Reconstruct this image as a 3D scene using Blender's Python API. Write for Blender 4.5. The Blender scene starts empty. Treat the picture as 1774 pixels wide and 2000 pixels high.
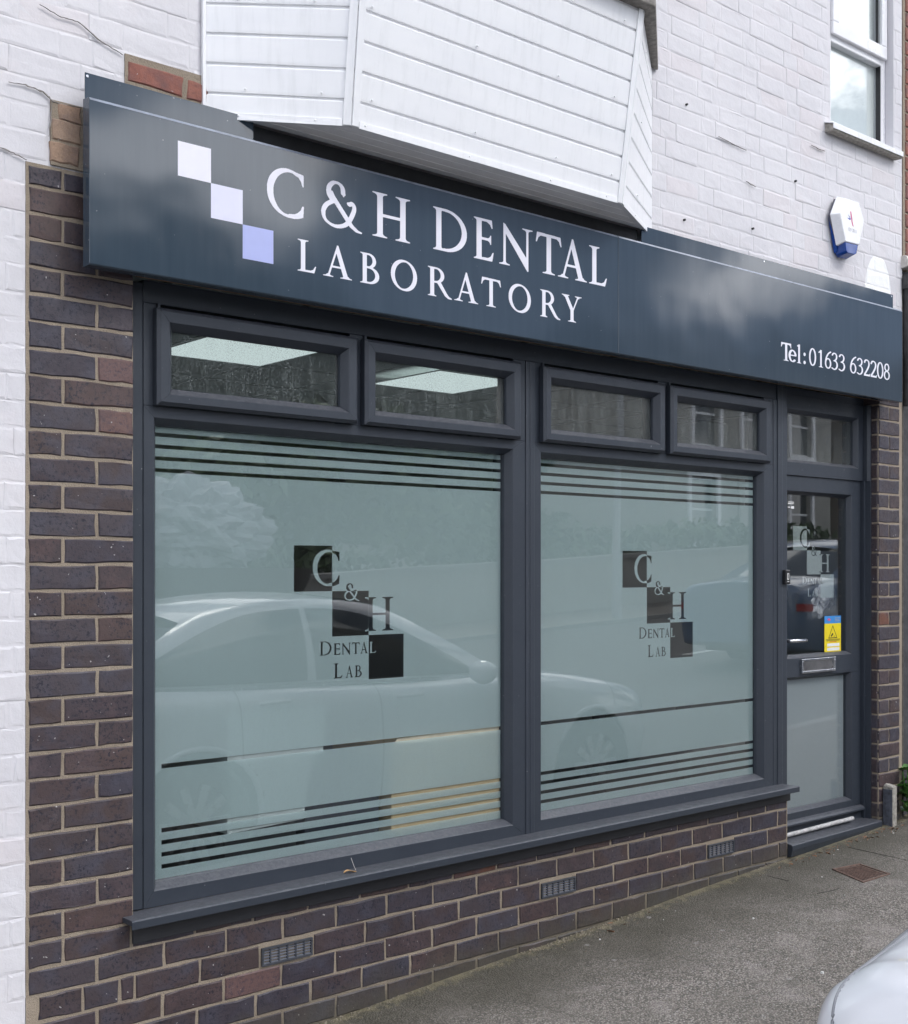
import bpy, bmesh, math, random
import numpy as np
from mathutils import Vector, Matrix, geometry, noise as mnoise

random.seed(7)
rng = np.random.default_rng(7)
sc = bpy.context.scene
R = math.radians

# ------------------------------------------------------------------ camera
cam_d = bpy.data.cameras.new('camera')
cam = bpy.data.objects.new('camera', cam_d)
sc.collection.objects.link(cam)
sc.camera = cam
cam.location = (0, -3.317, 1.45)
cam.rotation_euler = (R(90), 0, -R(40.579))
cam_d.sensor_fit = 'HORIZONTAL'
cam_d.sensor_width = 36
cam_d.lens = 2409.24 / 1774 * 36
cam_d.shift_y = 115 / 1774
cam_d.clip_start = 0.05
cam_d.clip_end = 600

# ------------------------------------------------------------------ world, sun, exposure
SUN_EL, SUN_AZ = R(48), math.atan2(0.36, -0.86)      # azimuth measured from +Y towards +X
w = bpy.data.worlds.new("World")
sc.world = w
w.use_nodes = True
nt = w.node_tree
nt.nodes.clear()
def wn(t, **k):
    n = nt.nodes.new(t)
    for a, b in k.items():
        setattr(n, a, b)
    return n
out = wn('ShaderNodeOutputWorld')
bg = wn('ShaderNodeBackground')
sky = wn('ShaderNodeTexSky', sky_type='NISHITA', sun_disc=False, sun_elevation=SUN_EL, sun_rotation=SUN_AZ)
sky.air_density = 1.0
sky.dust_density = 2.0
tc = wn('ShaderNodeTexCoord')
mp = wn('ShaderNodeMapping')
mp.inputs['Scale'].default_value = (3.2, 3.2, 6.0)
mp.inputs['Location'].default_value = (-4.0867, -0.0423, -1.6905)
nz = wn('ShaderNodeTexNoise')
nz.inputs['Scale'].default_value = 1.0
nz.inputs['Detail'].default_value = 8.0
nz.inputs['Roughness'].default_value = 0.56
cr = wn('ShaderNodeValToRGB')
cr.color_ramp.elements[0].position = 0.505
cr.color_ramp.elements[0].color = (0, 0, 0, 1)
cr.color_ramp.elements[1].position = 0.55
cr.color_ramp.elements[1].color = (1, 1, 1, 1)
mx = wn('ShaderNodeMix', data_type='RGBA')
mx.inputs[7].default_value = (27.0, 27.2, 28.2, 1)      # bright cloud
dk = wn('ShaderNodeMix', data_type='RGBA')
dk.inputs[0].default_value = 0.92
dk.inputs[7].default_value = (2.6, 3.3, 4.8, 1)        # thin grey-blue veil between the clouds
nt.links.new(tc.outputs['Generated'], mp.inputs['Vector'])
nt.links.new(mp.outputs['Vector'], nz.inputs['Vector'])
nt.links.new(nz.outputs['Fac'], cr.inputs['Fac'])
nt.links.new(cr.outputs['Color'], mx.inputs[0])
nt.links.new(sky.outputs['Color'], dk.inputs[6])
nt.links.new(dk.outputs[2], mx.inputs[6])
nt.links.new(mx.outputs[2], bg.inputs['Color'])
bg.inputs['Strength'].default_value = 0.1
nt.links.new(bg.outputs['Background'], out.inputs['Surface'])

sun_d = bpy.data.lights.new('sun', 'SUN')
sun_d.energy = 1.0
sun_d.angle = R(14)
sun_d.color = (1.0, 0.965, 0.92)
sun = bpy.data.objects.new('sun', sun_d)
sc.collection.objects.link(sun)
sdir = Vector((math.cos(SUN_EL) * math.sin(SUN_AZ), math.cos(SUN_EL) * math.cos(SUN_AZ), math.sin(SUN_EL)))
sun.rotation_euler = sdir.to_track_quat('Z', 'Y').to_euler()
sun.location = (8, -10, 14)

sc.view_settings.view_transform = 'Standard'
sc.view_settings.look = 'None'
sc.view_settings.exposure = 0.54
sc.view_settings.gamma = 1.0
sc.view_settings.use_curve_mapping = False
sc.render.engine = 'CYCLES'
sc.cycles.use_denoising = True
sc.cycles.max_bounces = 10
sc.cycles.transparent_max_bounces = 24
sc.cycles.sample_clamp_indirect = 6.0
sc.cycles.caustics_reflective = False
sc.cycles.caustics_refractive = False

# ------------------------------------------------------------------ helpers: objects
def link(o):
    sc.collection.objects.link(o)
    return o

def tag(o, label=None, cat=None, group=None, kind=None):
    if label: o['label'] = label
    if cat: o['category'] = cat
    if group: o['group'] = group
    if kind: o['kind'] = kind
    return o

def thing(name, loc, label, cat, group=None):
    o = link(bpy.data.objects.new(name, None))
    o.location = loc
    o.empty_display_size = 0.1
    return tag(o, label, cat, group)

def rootloc(p):
    l = Vector(p.location)
    while p.parent:
        p = p.parent
        l = l + Vector(p.location)
    return l

def place(name, mesh, parent=None, pos=(0, 0, 0), rotz=0.0):
    """link a mesh at WORLD position pos under parent"""
    o = link(bpy.data.objects.new(name, mesh))
    p = Vector(pos)
    if parent is not None:
        o.parent = parent
        p = p - rootloc(parent)
    o.location = p
    o.rotation_euler = (0, 0, rotz)
    return o

def mesh_from(name, verts, faces, mat, smooth=False):
    me = bpy.data.meshes.new(name)
    me.from_pydata([tuple(v) for v in verts], [], faces)
    if mat is not None:
        for m in (mat if isinstance(mat, (list, tuple)) else [mat]):
            me.materials.append(m)
    if smooth:
        for p in me.polygons: p.use_smooth = True
    me.update()
    return me

class MB:
    """collects simple shapes into one mesh"""
    def __init__(s): s.v = []; s.f = []
    def add(s, vs, fs):
        b = len(s.v)
        s.v += [tuple(v) for v in vs]
        s.f += [tuple(i + b for i in f) for f in fs]
        return s
    def box(s, a, b):
        x0, y0, z0 = a; x1, y1, z1 = b
        return s.add([(x0,y0,z0),(x1,y0,z0),(x1,y1,z0),(x0,y1,z0),(x0,y0,z1),(x1,y0,z1),(x1,y1,z1),(x0,y1,z1)],
              [(0,3,2,1),(4,5,6,7),(0,1,5,4),(1,2,6,5),(2,3,7,6),(3,0,4,7)])
    def prism(s, prof, axis, a, b):
        """extrude a closed 2D profile along axis between a and b. axis x: prof=(y,z); y: (x,z); z: (x,y)"""
        n = len(prof)
        def p3(q, t):
            return {'x': (t, q[0], q[1]), 'y': (q[0], t, q[1]), 'z': (q[0], q[1], t)}[axis]
        vs = [p3(q, a) for q in prof] + [p3(q, b) for q in prof]
        fs = [tuple(range(n))[::-1], tuple(range(n, 2 * n))]
        fs += [(i, (i + 1) % n, n + (i + 1) % n, n + i) for i in range(n)]
        return s.add(vs, fs)
    def tube(s, pts, r, seg=10, caps=True):
        pts = [Vector(p) for p in pts]
        rs = r if isinstance(r, (list, tuple)) else [r] * len(pts)
        base = len(s.v)
        for i, p in enumerate(pts):
            t = (pts[min(i + 1, len(pts) - 1)] - pts[max(i - 1, 0)]).normalized()
            up = Vector((0, 0, 1)) if abs(t.z) < 0.9 else Vector((1, 0, 0))
            a = t.cross(up).normalized(); b = t.cross(a)
            for k in range(seg):
                q = p + rs[i] * (math.cos(2*math.pi*k/seg) * a + math.sin(2*math.pi*k/seg) * b)
                s.v.append(tuple(q))
        for i in range(len(pts) - 1):
            for k in range(seg):
                s.f.append((base+i*seg+k, base+i*seg+(k+1) % seg, base+(i+1)*seg+(k+1) % seg, base+(i+1)*seg+k))
        if caps:
            s.f.append(tuple(base + k for k in range(seg))[::-1])
            s.f.append(tuple(base + (len(pts)-1)*seg + k for k in range(seg)))
        return s
    def build(s, name, mat, parent=None, bevel=0.0, smooth=False, seg=2):
        me = mesh_from(name, s.v, s.f, mat, smooth)
        bm = bmesh.new(); bm.from_mesh(me)
        bmesh.ops.recalc_face_normals(bm, faces=bm.faces)
        if bevel:
            es = [e for e in bm.edges if len(e.link_faces) == 2 and e.calc_face_angle(0) > R(28)]
            bmesh.ops.bevel(bm, geom=es, offset=bevel, segments=seg, profile=0.5, affect='EDGES', clamp_overlap=True)
        bm.to_mesh(me); bm.free()
        return place(name, me, parent)

# ------------------------------------------------------------------ helpers: materials
class NT:
    def __init__(s, name):
        s.m = bpy.data.materials.new(name)
        s.m.use_nodes = True
        s.t = s.m.node_tree
        s.b = s.t.nodes['Principled BSDF']
        s.o = s.t.nodes['Material Output']
    def n(s, t, ins=None, **k):
        nd = s.t.nodes.new(t)
        for a, b in k.items(): setattr(nd, a, b)
        for a, b in (ins or {}).items(): s.set(nd.inputs[a], b)
        return nd
    def set(s, inp, val):
        if hasattr(val, 'is_output'): s.t.links.new(val, inp)
        else:
            if isinstance(val, tuple) and len(val) == 3 and inp.type == 'RGBA': val = val + (1,)
            inp.default_value = val
    def p(s, **k):
        for a, b in k.items(): s.set(s.b.inputs[a.replace('_', ' ')], b)
        return s
    def pos(s):
        return s.n('ShaderNodeNewGeometry').outputs['Position']
    def rnd(s):
        return s.n('ShaderNodeObjectInfo').outputs['Random']
    def noise(s, scale, detail=4, rough=0.55, vec=None, dim=None, w=None):
        nd = s.n('ShaderNodeTexNoise', {'Scale': scale, 'Detail': detail, 'Roughness': rough})
        if w is not None:
            nd.noise_dimensions = '4D'; s.set(nd.inputs['W'], w)
        s.set(nd.inputs['Vector'], vec if vec is not None else s.pos())
        return nd.outputs['Fac']
    def ramp(s, fac, stops, interp='LINEAR'):
        nd = s.n('ShaderNodeValToRGB')
        el = nd.color_ramp.elements
        nd.color_ramp.interpolation = interp
        while len(el) < len(stops): el.new(0.5)
        for e, (p, c) in zip(el, stops):
            e.position = p
            e.color = (c, c, c, 1) if not isinstance(c, tuple) else c + (1,)
        s.set(nd.inputs['Fac'], fac)
        return nd.outputs['Color']
    def mix(s, fac, a, b, mode='MIX'):
        nd = s.n('ShaderNodeMix', data_type='RGBA', blend_type=mode)
        s.set(nd.inputs[0], fac); s.set(nd.inputs[6], a); s.set(nd.inputs[7], b)
        return nd.outputs[2]
    def math(s, op, a, b=0.0, c=0.0):
        nd = s.n('ShaderNodeMath', operation=op)
        s.set(nd.inputs[0], a); s.set(nd.inputs[1], b); s.set(nd.inputs[2], c)
        return nd.outputs[0]
    def scale(s, vec, xyz):
        nd = s.n('ShaderNodeVectorMath', operation='MULTIPLY')
        s.set(nd.inputs[0], vec); nd.inputs[1].default_value = xyz
        return nd.outputs[0]
    def xyz(s, vec):
        nd = s.n('ShaderNodeSeparateXYZ'); s.set(nd.inputs[0], vec)
        return nd.outputs
    def bump(s, h, dist=0.002, strength=1.0, normal=None):
        nd = s.n('ShaderNodeBump', {'Strength': strength, 'Distance': dist})
        s.set(nd.inputs['Height'], h)
        if normal is not None: s.set(nd.inputs['Normal'], normal)
        s.set(s.b.inputs['Normal'], nd.outputs['Normal'])
        return nd.outputs['Normal']

def flat(name, col, rough=0.5, metal=0.0, spec=0.5, var=0.06, scale=30, bump=0.0, bscale=200):
    """a plain finish with a little wear in it"""
    n = NT(name)
    f = n.noise(scale, 5, 0.6)
    c = n.mix(n.ramp(f, [(0.3, 0.0), (0.7, 1.0)]), tuple(x * (1 - var) for x in col), tuple(min(1, x * (1 + var)) for x in col))
    n.p(Base_Color=c, Metallic=metal)
    n.set(n.b.inputs['Specular IOR Level'], spec)
    n.set(n.b.inputs['Roughness'], n.ramp(n.noise(scale * 0.6, 4), [(0.3, max(0, rough - 0.07)), (0.7, min(1, rough + 0.07))]))
    if bump: n.bump(n.noise(bscale, 3), bump)
    return n.m

# painted white brick
def make_paint():
    n = NT('white_masonry_paint')
    P = n.pos()
    big = n.noise(1.7, 4, 0.6, P)
    base = n.mix(n.ramp(big, [(0.35, 0.0), (0.68, 1.0)]), (0.625, 0.61, 0.635), (0.685, 0.67, 0.69))
    pink = n.mix(n.ramp(n.rnd(), [(0.80, 0.0), (0.95, 0.35)]), base, (0.655, 0.585, 0.595))
    # thin patches and grime collecting in hollows
    pink = n.mix(n.ramp(n.noise(3.3, 5, 0.65, P), [(0.55, 0.0), (0.75, 0.45)]), pink, (0.64, 0.575, 0.58))
    gr = n.noise(22, 6, 0.7, P)
    c = n.mix(n.ramp(gr, [(0.56, 0.0), (0.74, 0.28)]), pink, (0.58, 0.555, 0.58))
    run = n.noise(6, 6, 0.7, n.scale(P, (4.0, 4.0, 0.35)))
    c = n.mix(n.ramp(run, [(0.58, 0.0), (0.82, 0.22)]), c, (0.40, 0.385, 0.39))
    sp = n.noise(120, 2, 0.5, P)
    c = n.mix(n.ramp(sp, [(0.70, 0.0), (0.78, 0.30)]), c, (0.40, 0.37, 0.36))
    # a whiter, newer patch where an older alarm box was taken down
    x, y, z = n.xyz(P)
    ex = n.math('DIVIDE', n.math('SUBTRACT', x, 5.653), 0.122)
    ez = n.math('DIVIDE', n.math('SUBTRACT', z, 2.845), 0.188)
    wob = n.math('MULTIPLY', n.math('SUBTRACT', n.noise(14, 2, 0.5, P), 0.5), 0.25)
    d = n.math('ADD', n.math('ADD', n.math('POWER', n.math('ABSOLUTE', ex), 2.3), n.math('POWER', n.math('ABSOLUTE', ez), 1.9)), wob)
    c = n.mix(n.ramp(d, [(0.96, 1.0), (1.0, 0.0)]), c, (0.90, 0.90, 0.895))
    n.p(Base_Color=c, Roughness=0.55)
    h = n.math('ADD', n.math('MULTIPLY', n.noise(20, 6, 0.6, P), 1.0), n.math('MULTIPLY', n.noise(210, 3, 0.6, P), 0.12))
    n.bump(h, 0.005, 0.55)
    return n.m
M_PAINT = make_paint()

def make_brick(name, cols, spec_dark, rough=0.5, bump=0.0035):
    n = NT(name)
    r = n.rnd()
    P = n.pos()
    stops = [(i / (len(cols) - 1), c) for i, c in enumerate(cols)]
    base = n.ramp(r, stops)
    off = n.n('ShaderNodeVectorMath', operation='ADD')
    n.set(off.inputs[0], P)
    cb = n.n('ShaderNodeCombineXYZ'); n.set(cb.inputs[0], n.math('MULTIPLY', r, 37.0)); n.set(cb.inputs[1], n.math('MULTIPLY', r, 11.0)); n.set(cb.inputs[2], n.math('MULTIPLY', r, 23.0))
    n.set(off.inputs[1], cb.outputs[0])
    Q = off.outputs[0]
    # kiln flashing: broad purple / rust clouds inside each brick
    c = n.mix(n.ramp(n.noise(16, 3, 0.5, Q), [(0.42, 0.0), (0.70, 0.6)]), base, n.mix(n.ramp(n.math('FRACT', n.math('MULTIPLY', r, 7.31)), [(0.62, 0.0), (0.92, 1.0)]), (0.060, 0.062, 0.088), (0.110, 0.066, 0.062)))
    # dark iron specks
    sp = n.noise(105, 5, 0.72, Q)
    amount = n.ramp(n.noise(9, 2, 0.5, Q), [(0.35, 0.25), (0.62, 1.0)])
    c = n.mix(n.math('MULTIPLY', n.ramp(sp, [(0.52, 0.0), (0.60, 1.0)]), amount), c, spec_dark)
    fine = n.noise(420, 2, 0.5, Q)
    c = n.mix(n.ramp(fine, [(0.35, 0.22), (0.6, 0.0)]), c, (0.03, 0.026, 0.03))
    # limy bloom
    c = n.mix(n.ramp(n.noise(7, 5, 0.7, P), [(0.60, 0.0), (0.84, 0.22)]), c, (0.20, 0.19, 0.22))
    wht = n.noise(95, 1, 0.4, Q)
    c = n.mix(n.ramp(wht, [(0.775, 0.0), (0.79, 0.8)]), c, (0.45, 0.43, 0.42))
    # splash dirt and a little algae on the lowest courses
    x, y, z = n.xyz(P)
    low = n.math('ADD', n.math('SUBTRACT', z, n.math('MULTIPLY', n.math('SUBTRACT', x, 2.75), 0.055)), n.math('MULTIPLY', n.math('SUBTRACT', n.noise(7, 5, 0.65, P), 0.5), 0.22))
    c = n.mix(n.ramp(low, [(0.0, 0.65), (0.13, 0.0)]), c, (0.075, 0.070, 0.052))
    n.p(Base_Color=c, Roughness=n.ramp(n.noise(40, 3, 0.5, Q), [(0.3, rough - 0.08), (0.7, rough + 0.15)]))
    h = n.math('ADD', n.math('MULTIPLY', n.noise(90, 6, 0.65, Q), 0.7), n.math('MULTIPLY', n.ramp(sp, [(0.5, 0.0), (0.66, 1.0)]), -0.16))
    n.bump(h, bump * .6, 0.8)
    return n.m
M_DARK = make_brick('plum_engineering_brick', [(0.051, 0.036, 0.042), (0.064, 0.042, 0.042), (0.042, 0.035, 0.047), (0.074, 0.046, 0.040), (0.054, 0.039, 0.041), (0.060, 0.048, 0.056), (0.048, 0.033, 0.034)], (0.012, 0.012, 0.024))
M_RUST = make_brick('rusty_brick', [(0.17, 0.065, 0.035), (0.14, 0.058, 0.036), (0.15, 0.06, 0.03)], (0.05, 0.03, 0.03))
M_ROSE = make_brick('rose_brick', [(0.125, 0.075, 0.078), (0.145, 0.080, 0.068), (0.115, 0.078, 0.088)], (0.05, 0.035, 0.05))
M_TAN = make_brick('tan_brick', [(0.36, 0.235, 0.16), (0.40, 0.27, 0.19), (0.34, 0.24, 0.175)], (0.27, 0.18, 0.12), 0.8, 0.005)
M_RED = make_brick('old_red_brick', [(0.33, 0.12, 0.085), (0.29, 0.115, 0.085), (0.36, 0.15, 0.10)], (0.22, 0.09, 0.07), 0.8, 0.006)

def make_mortar():
    n = NT('sand_mortar'); P = n.pos()
    c = n.mix(n.ramp(n.noise(5, 5, 0.6, P), [(0.3, 0.0), (0.7, 1.0)]), (0.27, 0.222, 0.168), (0.375, 0.312, 0.24))
    c = n.mix(n.ramp(n.noise(260, 2, 0.6, P), [(0.5, 0.0), (0.7, 0.5)]), c, (0.17, 0.14, 0.11))
    # lower joints carry damp green-black dirt
    x, y, z = n.xyz(P)
    g = n.math('ADD', n.math('SUBTRACT', z, n.math('MULTIPLY', n.math('SUBTRACT', x, 2.75), 0.055)), n.math('MULTIPLY', n.noise(9, 4, 0.6, P), 0.14))
    c = n.mix(n.ramp(g, [(0.06, 0.85), (0.19, 0.0)]), c, (0.085, 0.08, 0.06))
    n.p(Base_Color=c, Roughness=0.92)
    n.bump(n.math('ADD', n.noise(320, 3, 0.6, P), n.noise(40, 4, 0.6, P)), 0.004, 0.8)
    return n.m
M_MORTAR = make_mortar()

def make_pvc():
    n = NT('anthracite_pvc'); P = n.pos()
    c = n.mix(n.ramp(n.noise(6, 5, 0.6, P), [(0.3, 0.0), (0.7, 1.0)]), (0.027, 0.034, 0.047), (0.032, 0.040, 0.053))
    dust = n.ramp(n.noise(75, 6, 0.75, P), [(0.36, 0.08), (0.78, 0.40)])
    nrm = n.xyz(n.n('ShaderNodeNewGeometry').outputs['Normal'])[2]
    up = n.ramp(nrm, [(0.35, 0.08), (0.9, 1.0)])
    c = n.mix(n.math('MULTIPLY', dust, up), c, (0.26, 0.25, 0.26))
    sp = n.ramp(n.noise(130, 1, 0.4, P), [(0.80, 0.0), (0.815, 0.6)])
    c = n.mix(sp, c, (0.40, 0.40, 0.40))
    n.p(Base_Color=c, Roughness=n.ramp(n.noise(30, 4), [(0.3, 0.34), (0.7, 0.46)]))
    gr = n.noise(900, 2, 0.6, n.scale(P, (1, 1, 1)))
    n.bump(gr, 0.0004, 0.7)
    return n.m
M_PVC = make_pvc()

def make_signface():
    n = NT('slate_gloss_aluminium'); P = n.pos()
    st = n.noise(7, 4, 0.6, n.scale(P, (6.0, 1.0, 0.35)))
    c = n.mix(n.ramp(st, [(0.3, 0.0), (0.75, 1.0)]), (0.036, 0.054, 0.076), (0.043, 0.063, 0.086))
    c = n.mix(n.ramp(n.noise(90, 1, 0.4, P), [(0.785, 0.0), (0.80, 0.5)]), c, (0.4, 0.4, 0.42))
    n.p(Base_Color=c, Roughness=n.ramp(n.noise(9, 5, 0.65, n.scale(P, (3, 1, 0.6))), [(0.3, 0.03), (0.75, 0.09)]))
    n.set(n.b.inputs['IOR'], 1.55)
    h = n.math('ADD', n.math('MULTIPLY', n.noise(1.9, 2, 0.5, P), 1.0), n.math('MULTIPLY', n.noise(330, 2, 0.5, P), 0.012))
    n.bump(h, 0.010, 0.5)
    return n.m
M_SIGN = make_signface()
M_VINYLW = flat('white_vinyl', (0.80, 0.79, 0.86), 0.35, var=0.02)
M_VINYLL = flat('pale_lilac_vinyl', (0.72, 0.72, 0.86), 0.35, var=0.02)
M_VINYLB = flat('lavender_vinyl', (0.42, 0.46, 0.76), 0.35, var=0.02)

def make_upvc():
    n = NT('white_upvc_cladding'); P = n.pos()
    c = n.mix(n.ramp(n.noise(3, 5, 0.6, n.scale(P, (1, 1, 4))), [(0.3, 0.0), (0.75, 1.0)]), (0.83, 0.835, 0.855), (0.88, 0.88, 0.89))
    st = n.ramp(n.noise(10, 6, 0.7, n.scale(P, (3.5, 3.5, 0.3))), [(0.50, 0.0), (0.82, 0.34)])
    c = n.mix(st, c, (0.52, 0.53, 0.53))
    n.p(Base_Color=c, Roughness=0.32)
    n.bump(n.noise(2.5, 3, 0.5, P), 0.004, 0.35)
    return n.m
M_UPVC = make_upvc()
M_SOFFIT = flat('grey_white_soffit_pvc', (0.88, 0.88, 0.89), 0.4, var=0.06, scale=9)
M_WFRAME = flat('white_window_pvc', (0.80, 0.80, 0.82), 0.3, var=0.03, scale=12)
M_BLACK = flat('black_shadow_board', (0.022, 0.023, 0.027), 0.7, var=0.2)
M_TIMBER = flat('brown_batten_timber', (0.20, 0.115, 0.06), 0.75, var=0.25, scale=25)
M_CHROME = flat('brushed_chrome', (0.72, 0.73, 0.75), 0.22, metal=1.0, var=0.05, scale=60)
M_BLKPL = flat('black_plastic', (0.018, 0.018, 0.02), 0.35, var=0.1)
M_LEAD = flat('weathered_lead', (0.22, 0.205, 0.185), 0.8, var=0.35, scale=45, bump=0.003, bscale=60)
M_STONE = flat('weathered_concrete', (0.33, 0.31, 0.275), 0.9, var=0.35, scale=55, bump=0.006, bscale=90)
M_DKSTONE = flat('dark_painted_concrete', (0.085, 0.092, 0.115), 0.6, var=0.5, scale=35, bump=0.004, bscale=80)
M_SEAL = flat('white_threshold_seal', (0.44, 0.435, 0.43), 0.6, var=0.4, scale=40, bump=0.002, bscale=120)
M_VENT = flat('grey_blue_vent_plastic', (0.15, 0.16, 0.19), 0.5, var=0.2, scale=80)
M_VENTF = flat('dark_vent_frame', (0.055, 0.06, 0.072), 0.5, var=0.2, scale=80)
M_RUSTY = flat('rusted_iron', (0.135, 0.085, 0.068), 0.8, var=0.4, scale=60, bump=0.003, bscale=120)
M_ALARMW = flat('alarm_white_abs', (0.86, 0.86, 0.88), 0.25, var=0.02)
M_ALARMB = flat('alarm_blue_lens', (0.006, 0.055, 0.28), 0.2, var=0.1)
M_ALARMD = flat('alarm_grey_back', (0.10, 0.10, 0.13), 0.5)
M_PINK = flat('pink_print', (0.60, 0.10, 0.22), 0.4)
M_BLUEP = flat('blue_print', (0.12, 0.14, 0.45), 0.4)
M_GREYP = flat('grey_print', (0.42, 0.42, 0.45), 0.4)
M_YELLOW = flat('yellow_print', (0.78, 0.62, 0.02), 0.4, var=0.03)
M_CYANP = flat('sky_blue_print', (0.05, 0.25, 0.60), 0.4, var=0.1)
M_PAPER = flat('white_paper', (0.78, 0.78, 0.76), 0.6, var=0.03)
M_INK = flat('black_ink', (0.02, 0.02, 0.02), 0.5)
M_REDINK = flat('red_ink', (0.5, 0.04, 0.03), 0.5)

def make_glass(name, dust=0.0, tint=(0.945, 0.965, 0.96), f0=0.082):
    n = NT(name)
    g = n.n('ShaderNodeNewGeometry')
    dot = n.n('ShaderNodeVectorMath', operation='DOT_PRODUCT')
    n.set(dot.inputs[0], g.outputs['Incoming']); n.set(dot.inputs[1], g.outputs['Normal'])
    c = n.math('ABSOLUTE', dot.outputs['Value'])
    k = n.math('POWER', n.math('SUBTRACT', 1.0, c), 5.0)
    fr = n.math('ADD', n.math('MULTIPLY', k, 1 - f0), f0)
    tr = n.n('ShaderNodeBsdfTransparent', {'Color': tint})
    gl = n.n('ShaderNodeBsdfGlossy', {'Color': (1, 1, 1), 'Roughness': 0.0})
    wob = n.n('ShaderNodeBump', {'Strength': 0.12, 'Distance': 0.01})
    n.set(wob.inputs['Height'], n.noise(1.1, 1, 0.4))
    n.set(gl.inputs['Normal'], wob.outputs['Normal'])
    ms = n.n('ShaderNodeMixShader')
    n.set(ms.inputs[0], fr); n.set(ms.inputs[1], tr.outputs[0]); n.set(ms.inputs[2], gl.outputs[0])
    last = ms.outputs[0]
    if dust:
        P = n.pos()
        sp = n.ramp(n.noise(190, 4, 0.7, P), [(0.46, 0.0), (0.74, 1.0)])
        st = n.ramp(n.noise(16, 5, 0.65, n.scale(P, (2.2, 2.2, 0.5))), [(0.3, 0.15), (0.75, 1.0)])
        df = n.n('ShaderNodeBsdfDiffuse', {'Color': (0.52, 0.56, 0.56)})
        m2 = n.n('ShaderNodeMixShader')
        n.set(m2.inputs[0], n.math('MULTIPLY', n.math('MULTIPLY', sp, st), dust))
        n.set(m2.inputs[1], last); n.set(m2.inputs[2], df.outputs[0])
        last = m2.outputs[0]
    n.set(n.o.inputs['Surface'], last)
    return n.m
M_GLASS = make_glass('window_glass', dust=0.05)
M_GLASSD = make_glass('dusty_window_glass', dust=0.5)

def make_film(name, col, trans):
    n = NT(name); P = n.pos()
    c = n.mix(n.ramp(n.noise(1.2, 4, 0.55, n.scale(P, (1, 1, 0.6))), [(0.3, 0.0), (0.7, 1.0)]), tuple(x * 0.94 for x in col), tuple(x * 1.05 for x in col))
    df = n.n('ShaderNodeBsdfDiffuse', {'Color': c})
    tl = n.n('ShaderNodeBsdfTranslucent', {'Color': (0.75, 0.79, 0.79)})
    rf = n.n('ShaderNodeBsdfRefraction', {'Color': (0.9, 0.95, 0.94), 'Roughness': 0.55, 'IOR': 1.08})
    a = n.n('ShaderNodeMixShader', {0: 0.45}); n.set(a.inputs[1], rf.outputs[0]); n.set(a.inputs[2], tl.outputs[0])
    b = n.n('ShaderNodeMixShader', {0: trans}); n.set(b.inputs[1], df.outputs[0]); n.set(b.inputs[2], a.outputs[0])
    n.set(n.o.inputs['Surface'], b.outputs[0])
    return n.m
M_FILM = make_film('frosted_privacy_film', (0.77, 0.945, 0.97), 0.60)
M_FILMD = make_film('frosted_door_film', (0.40, 0.44, 0.475), 0.25)
M_FILML = make_film('frosted_door_logo_film', (0.55, 0.60, 0.60), 0.45)

def make_asphalt():
    n = NT('worn_pavement_asphalt'); P = n.pos()
    vo = n.n('ShaderNodeTexVoronoi', {'Scale': 150.0, 'Randomness': 1.0}); n.set(vo.inputs['Vector'], P)
    cell = n.xyz(vo.outputs['Color'])[0]
    agg = n.ramp(cell, [(0.0, (0.10, 0.092, 0.082)), (0.35, (0.275, 0.243, 0.215)), (0.7, (0.385, 0.345, 0.305)), (0.92, (0.45, 0.405, 0.365)), (1.0, (0.50, 0.47, 0.45))])
    edge = n.ramp(vo.outputs['Distance'], [(0.25, 0.0), (0.75, 0.8)])
    c = n.mix(edge, agg, (0.055, 0.053, 0.048))
    tone = n.noise(2.6, 6, 0.62, P)
    c = n.mix(n.ramp(tone, [(0.32, 0.45), (0.66, 0.0)]), c, (0.15, 0.138, 0.118))
    c = n.mix(n.ramp(n.noise(4.0, 5, 0.65, P), [(0.52, 0.0), (0.72, 0.5)]), c, (0.36, 0.325, 0.305))
    c = n.mix(n.ramp(n.noise(9.0, 5, 0.7, P), [(0.60, 0.0), (0.70, 0.55)]), c, (0.105, 0.098, 0.085))
    x, y, z = n.xyz(P)
    # algae and damp along the foot of the wall
    near = n.math('ADD', n.math('MULTIPLY', y, -1.0), n.math('MULTIPLY', n.math('SUBTRACT', n.noise(3.2, 6, 0.65, P), 0.5), 0.75))
    damp = n.ramp(near, [(-0.05, 0.90), (0.22, 0.62), (0.56, 0.0)])
    c = n.mix(damp, c, (0.052, 0.047, 0.031))
    moss = n.math('ADD', n.math('MULTIPLY', y, -1.0), n.math('MULTIPLY', n.math('SUBTRACT', n.noise(24, 5, 0.7, P), 0.5), 0.22))
    c = n.mix(n.ramp(moss, [(-0.02, 0.75), (0.05, 0.0)]), c, (0.20, 0.175, 0.105))
    gum = n.n('ShaderNodeTexVoronoi', {'Scale': 5.5}); n.set(gum.inputs['Vector'], P)
    c = n.mix(n.ramp(gum.outputs['Distance'], [(0.045, 0.5), (0.065, 0.0)]), c, (0.34, 0.33, 0.32))
    n.p(Base_Color=c, Roughness=n.ramp(damp, [(0.0, 0.88), (1.0, 0.60)]))
    h = n.math('ADD', n.math('MULTIPLY', vo.outputs['Distance'], -1.0), n.math('MULTIPLY', n.noise(14, 4, 0.6, P), 0.8))
    n.bump(h, 0.006, 0.9)
    return n.m
M_ASPH = make_asphalt()
M_ROAD = flat('road_asphalt', (0.115, 0.113, 0.11), 0.85, var=0.25, scale=60, bump=0.004, bscale=150)
M_KERB = flat('kerb_concrete', (0.30, 0.295, 0.28), 0.85, var=0.2, scale=30, bump=0.003)
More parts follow.
